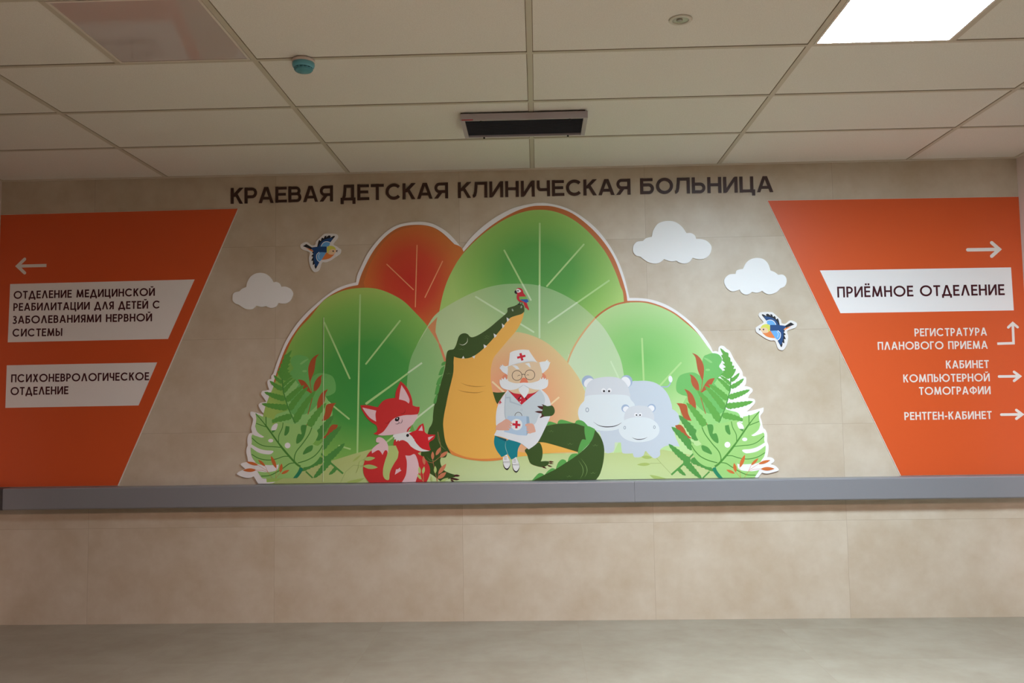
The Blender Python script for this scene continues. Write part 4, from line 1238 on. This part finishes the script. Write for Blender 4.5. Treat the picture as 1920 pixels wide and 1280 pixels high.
pm.part('coat_fold', FOLD, [L(Ee((188, 530), (180, 640), (182, 735), (205, 795)), 1.6, sm=True), L(Ee((190, 568), (228, 565), (230, 605), (335, 640)), 2.6), ('r', Ee(*ell(335, 679, 8)), 0.7)], dr)
pm.part('arm_cross', REDC, [L(Ee((122, 606), (151, 613)), 1.6), L(Ee((141, 595), (133, 627)), 1.6)], dr)
tr = pm.part('trousers', TEAL, [S(Ee((88, 918, 1), (80, 965), (86, 1010), (110, 1062), (150, 1115, 1), (203, 1090, 1), (196, 1000), (195, 950, 1)))], dr)
pm.part('trousers', mat('dark_teal_print', (6, 84, 98), 0.42), [SP(Ee((90, 918), (195, 950), (194, 972), (130, 945)))], dr)
pm.part('trousers', TEAL, [S(Ee((192, 962, 1), (222, 953, 1), (330, 988, 1), (302, 1040), (295, 1112, 1), (240, 1137, 1), (205, 1080), (186, 1015)))], dr)
pm.part('trouser_seam', mat('seam_print', (150, 190, 180), 0.42), [taper(Ee((192, 965), (185, 1015), (205, 1082), (238, 1135)), 0.9)], dr)
for sxo, syo in ((0, 0), (85, 24)):
    def sq(*p):
        return Ee(*[(a + sxo, b + syo) + tuple(c) for a, b, *c in p])
    pm.part('shoe_sole', BLK, [S(sq((163, 1120, 1), (196, 1092, 1), (214, 1120), (230, 1165), (228, 1200), (205, 1233), (178, 1218), (164, 1172)))], dr)
    pm.part('shoe', WHT, [S(sq((163, 1118, 1), (196, 1090, 1), (212, 1118), (228, 1160), (226, 1192), (203, 1220), (180, 1208), (165, 1168)))], dr)
    pm.part('shoe_laces', LINE, [L(sq((164, 1160), (228, 1156)), 0.5), L(sq((164, 1166), (228, 1166)), 0.4)] + [L(sq((172, 1112 + 9 * k), (198, 1108 + 10 * k)), 0.5) for k in range(4)], dr)
bg_ = mat('bag_blue_print', (176, 200, 220), 0.42)
pm.part('medical_bag', bg_, [SP(Ee((205, 735), (380, 738), (380, 917), (300, 912), (172, 882)))], dr)
pm.part('medical_bag_side', mat('bag_side_print', (150, 176, 196), 0.42), [SP(Ee((380, 738), (402, 742), (416, 862), (380, 917)))], dr)
pm.part('bag_handle', LINE, [L(Ee(*ell(305, 736, 32, 34, 0, 16, 180, 360)), 0.9)], dr)
pm.part('bag_badge', WHT, [SP(Ee(*ell(288, 815, 53)))], dr)
pm.part('bag_cross', REDC, [L(Ee((250, 812), (323, 820)), 4.2), L(Ee((289, 781), (286, 850)), 4.2)], dr)
pm.part('hand', SKH, [S(Ee((94, 852), (112, 815), (150, 790), (190, 765), (222, 776), (248, 802), (244, 811), (222, 806, 1), (243, 822), (240, 832), (216, 824, 1), (236, 844), (228, 854), (208, 842, 1), (222, 862), (208, 869), (150, 868), (110, 866)))], dr)
pm.part('hand', SKH, [S(Ee((368, 820), (372, 811), (400, 804), (432, 806), (448, 820), (458, 850), (462, 884), (425, 897), (388, 894), (384, 886, 1), (402, 878, 1), (383, 872), (382, 860), (404, 857, 1), (381, 850), (382, 838), (404, 838, 1), (372, 829)))], dr)
pm.part('coat_hem', COAT, [S(Ee((108, 866, 1), (172, 884), (300, 916), (382, 920), (420, 895), (480, 880), (540, 862), (480, 982), (400, 1044, 1), (320, 985), (230, 957), (150, 930), (80, 913, 1)), 4)], dr)
# crocodile hand on the shoulder
pm.part('hand', CR, [S(to_((1440, 665, 1), (1490, 650), (1560, 680), (1640, 668), (1695, 662), (1745, 722), (1768, 800), (1758, 870), (1715, 925), (1650, 952), (1540, 960), (1430, 975, 1), (1400, 900), (1430, 780)))], cr)
pm.each('claw', CLAW, [S(to_((1278, 680, 1), (1360, 675), (1452, 682, 1), (1430, 778, 1), (1345, 735))), S(to_((1212, 832, 1), (1300, 812), (1428, 810, 1), (1402, 882, 1), (1300, 862))), S(to_((1402, 630, 1), (1450, 636), (1490, 655, 1), (1455, 672))),
                        S(to_((1420, 890, 1), (1395, 950), (1358, 992), (1385, 1002), (1480, 960, 1)))], cr)
# head
pm.each('ear', mat('ear_print', (226, 140, 106), 0.42), [S(hd_((1360, 940), (1440, 970), (1490, 1030), (1500, 1120), (1380, 1140))), S(hd_((345, 1000), (240, 1000), (190, 1080), (220, 1130), (360, 1140)))], dr)
pm.each('hair', HAIR, [S(hd_((100, 750, 1), (150, 765, 1), (118, 705, 1), (170, 735, 1), (190, 680, 1), (230, 722), (290, 742), (385, 742), (360, 992), (300, 972), (200, 912), (140, 835, 1), (96, 795, 1), (130, 790, 1))),
                       S(hd_((1270, 650), (1350, 612), (1480, 595, 1), (1545, 535, 1), (1545, 590, 1), (1590, 575, 1), (1580, 625, 1), (1632, 615, 1), (1602, 700), (1560, 805), (1480, 885), (1390, 952), (1350, 850), (1320, 740)))], dr)
pm.part('face', SK, [S(hd_((385, 720), (360, 850), (345, 1000), (345, 1150), (430, 1215), (700, 1250), (1100, 1230), (1310, 1130), (1385, 1040), (1378, 920), (1335, 760), (1225, 590), (700, 630)))], dr)
pm.part('cap', WHT, [S(hd_((418, 340, 1), (500, 295), (620, 262), (800, 240), (982, 257, 1), (1062, 380), (1190, 560), (1238, 630, 1), (1130, 602), (950, 610), (700, 650), (520, 700), (372, 745, 1), (395, 560)))], dr)
pm.part('cap_band', mat('cap_shade_print', (206, 212, 214), 0.42), [taper(hd_((378, 735), (520, 690), (700, 640), (950, 600), (1130, 592), (1230, 622)), 1.6)], dr)
pm.part('cap_cross', REDC, [L(hd_((635, 487), (882, 428)), 4.0), L(hd_((732, 352), (793, 570)), 4.2)], dr)
pm.part('eyebrow', HAIR, [S(hd_((480, 720, 1), (580, 715), (650, 750), (705, 832, 1), (610, 825), (550, 770)))], dr)
pm.part('eyebrow', HAIR, [S(hd_((865, 668, 1), (990, 645), (1020, 700), (1042, 785, 1), (990, 760), (930, 700)))], dr)
pm.each('eye_line', LINE, [taper(hd_((635, 1050), (690, 1010), (740, 1022)), 0.9), taper(hd_((912, 1022), (955, 998), (995, 1022)), 0.9)], dr)
pm.part('nose', mat('nose_print', (224, 124, 92), 0.42), [S(hd_((732, 1250), (735, 1180), (775, 1108), (830, 1086), (900, 1108), (948, 1180), (940, 1250)))], dr)
pm.part('glasses', LINE, [('r', hd_(*ell(630, 1020, 148)), 1.0), ('r', hd_(*ell(1015, 1000, 148)), 1.0), L(hd_((776, 1000), (815, 978), (866, 1000)), 1.1, sm=True)], dr)
pm.part('beard', HAIR, [S(Ee((353, 445, 1), (392, 470), (402, 500), (386, 540), (360, 572, 1), (335, 540), (313, 510), (310, 475)))], dr)
pm.part('beard_line', FOLD, [taper(Ee((300, 486), (330, 464), (353, 448)), 1.0), taper(Ee((353, 448), (378, 464), (410, 484)), 1.0)], dr)
pm.part('moustache', HAIR, [S(Ee((132, 430), (134, 398, 1), (150, 408, 1), (152, 384, 1), (168, 400, 1), (180, 375, 1), (195, 402, 1), (204, 388, 1), (212, 412), (250, 428), (300, 434), (353, 428), (420, 430), (480, 414), (504, 398, 1), (508, 384, 1), (520, 398, 1),
                               (532, 376, 1), (542, 398, 1), (556, 384, 1), (560, 404, 1), (578, 396, 1), (580, 430), (570, 466), (535, 488), (480, 494), (420, 482), (378, 462), (353, 446, 1), (330, 462), (290, 486), (240, 496), (185, 490), (148, 470)))], dr)

# ------------------------------------------------------------------ foxes
FX = mat('fox_red_print', (204, 50, 50), 0.42)
FXD = mat('fox_line_print', (120, 24, 28), 0.42)
PK = mat('fox_pink_print', (230, 196, 200), 0.42)
MEA = mat('meadow_light_print', (184, 204, 124), 0.42)
FXC = mat('fox_cub_red_print', (212, 38, 46), 0.42)
fo = pm.part('fox', FX, [S(Bx((205, 875), (150, 930), (118, 1010), (112, 1070), (130, 1140), (190, 1215, 1), (735, 1215, 1), (772, 1130), (779, 1060), (757, 1000), (717, 945), (660, 905), (700, 880), (620, 850), (560, 790), (520, 770), (440, 765),
                              (418, 790), (418, 830), (436, 870), (462, 892), (400, 900), (345, 870)))], label='red fox with closed eyes')
pm.part('gap', MEA, [S(Bx((358, 830, 1), (438, 826, 1), (466, 890, 1), (456, 950), (425, 1000), (392, 1060), (376, 1110), (370, 1166), (338, 1166), (312, 1130), (311, 1060), (330, 980), (352, 910)))], fo)
pm.part('tail_tip', PK, [S(Bx((240, 785), (245, 755), (272, 742), (312, 757), (346, 795), (362, 840), (362, 905, 1), (345, 875), (325, 880), (305, 920, 1), (285, 888), (258, 873), (200, 905, 1), (200, 865), (240, 825), (275, 800), (252, 796)))], fo)
pm.part('belly', PK, [S(Bx((533, 925, 1), (580, 927), (625, 912), (652, 960), (668, 1030), (666, 1100), (645, 1160), (630, 1215, 1), (485, 1215, 1), (530, 1140), (545, 1080), (548, 990)))], fo)
pm.part('fur_mark', PK, [SP(Bx((428, 1118), (440, 1065), (462, 1062), (478, 1046), (482, 1066), (495, 1076)))], fo)
pm.part('chest_fluff', WHT, [SP(Bx((412, 722), (408, 740), (425, 745), (418, 768), (438, 762), (443, 788), (470, 765), (468, 785), (500, 762), (560, 770), (600, 690), (560, 690), (585, 660), (545, 668), (470, 690)))], fo)
pm.part('head', FX, [S(Bx((83, 425, 1), (150, 423), (258, 444, 1), (300, 390), (350, 362), (432, 350, 1), (440, 285), (485, 183, 1), (540, 235), (582, 310), (602, 380), (606, 425, 1), (640, 438), (676, 439, 1), (672, 482), (652, 525, 1), (560, 690, 1),
                        (262, 722, 1), (213, 708, 1), (245, 690), (255, 660), (240, 622), (190, 590), (145, 545), (105, 480)))], fo)
pm.part('face', PK, [S(Bx((657, 514, 1), (650, 545), (610, 610), (560, 655), (545, 692, 1), (440, 712), (380, 722), (300, 726), (258, 720, 1), (310, 690), (350, 640), (390, 582), (440, 546), (520, 524), (600, 520)))], fo)
pm.each('ear_inner', PK, [S(Bx((103, 446, 1), (243, 478, 1), (235, 520), (242, 588, 1), (180, 550), (130, 490))), S(Bx((495, 223, 1), (540, 290), (574, 365), (568, 407, 1), (530, 380), (470, 365, 1), (480, 290)))], fo)
pm.part('nose', BLK, [S(Bx((428, 570), (440, 548), (468, 542), (474, 560), (462, 580), (440, 584)))], fo)
pm.part('nose_shine', WHT, [SP(Bx(*ell(452, 556, 7)))], fo)
pm.part('mouth', BLK, [taper(Bx((428, 608), (450, 612), (470, 602), (480, 590)), 1.0), taper(Bx((470, 604), (492, 600), (502, 578), (499, 558)), 1.0), L(Bx((460, 580), (472, 602)), 0.5)], fo)
pm.each('closed_eye', FXD, [taper(Bx((482, 500), (508, 508), (528, 492), (532, 462)), 0.9), taper(Bx((325, 600), (352, 604), (372, 588), (374, 572)), 0.9)], fo)
cu = pm.part('fox_cub', FXC, [S(Bx((565, 708, 1), (600, 690), (640, 672), (672, 628), (712, 604, 1), (723, 650), (728, 690), (762, 714), (833, 718, 1), (818, 762), (770, 800), (787, 872, 1), (740, 880), (690, 850), (640, 800), (600, 750)))], label='fox cub leaning on the larger fox')
pm.part('cub_face', WHT, [S(Bx((440, 740), (490, 705), (560, 692), (565, 706, 1), (600, 735), (625, 775), (655, 818), (700, 858), (778, 880, 1), (700, 886), (640, 868), (590, 836), (555, 795), (510, 772), (470, 776)))], cu)
pm.each('ear_inner', PK, [SP(Bx((664, 676), (700, 624), (709, 680))), SP(Bx((760, 744), (820, 729), (765, 778)))], cu)
pm.part('nose', BLK, [SP(Bx(*ell(556, 725, 14, 16, 20)))], cu)
pm.part('eye', WHT, [SP(Bx((612, 755), (625, 765), (614, 772)))], cu)
# sprigs in front of the foxes
OS = mat('rust_sprig_print', (206, 128, 92), 0.42)
GS = mat('green_sprig_print', (172, 196, 116), 0.42)
s3 = pm.part('green_sprig', GS, [L(Bx((40, 1100), (70, 1040), (115, 1032)), 0.6), L(Bx((60, 1055), (75, 985), (115, 965)), 0.6)])
pm.each('leaf', GS, [SP(Bx(*leaf((112, 965), (232, 950), 40))), SP(Bx(*leaf((110, 1032), (258, 1046), 44)))], s3)
s4 = pm.part('rust_sprig', OS, [L(Bx((852, 1185), (812, 1000), (806, 960)), 0.6), L(Bx((810, 995), (850, 965), (880, 940)), 0.5), L(Bx((810, 1000), (760, 990), (725, 960)), 0.5), L(Bx((852, 1185), (866, 1110)), 0.6), L(Bx((890, 945), (885, 820), (858, 690)), 0.5)])
pm.each('leaf', OS, [SP(Bx(*leaf(b, t_, w))) for b, t_, w in (((806, 968), (806, 885), 30), ((838, 925), (888, 842), 34), ((878, 945), (958, 884), 36), ((862, 1112), (942, 1008), 40), ((858, 1158), (942, 1094), 42), ((725, 1020), (712, 930), 30))], s4)
s5 = pm.part('pale_sprig', MEA, [L(Bx((715, 1195), (690, 1150), (680, 1105)), 0.5), L(Bx((715, 1195), (712, 1105)), 0.5)])
pm.each('leaf', MEA, [SP(Bx(*leaf((832, 1105), (832, 1030), 28))), SP(Bx(*leaf((680, 1110), (670, 1035), 26))), SP(Bx(*leaf((708, 1110), (722, 1035), 28))), SP(Bx(*leaf((690, 1165), (655, 1110), 26))),SP(Bx(*leaf((800, 1185), (795, 1130), 22))), SP(Bx(*leaf((880, 1190), (965, 1150), 26)))], s5)

# joint between the two printed sheets
pm.part('sheet_joint', mat('sheet_joint_print', (206, 222, 180), 0.5), [L(A((566, 240), (562, 1225)), 0.9)])
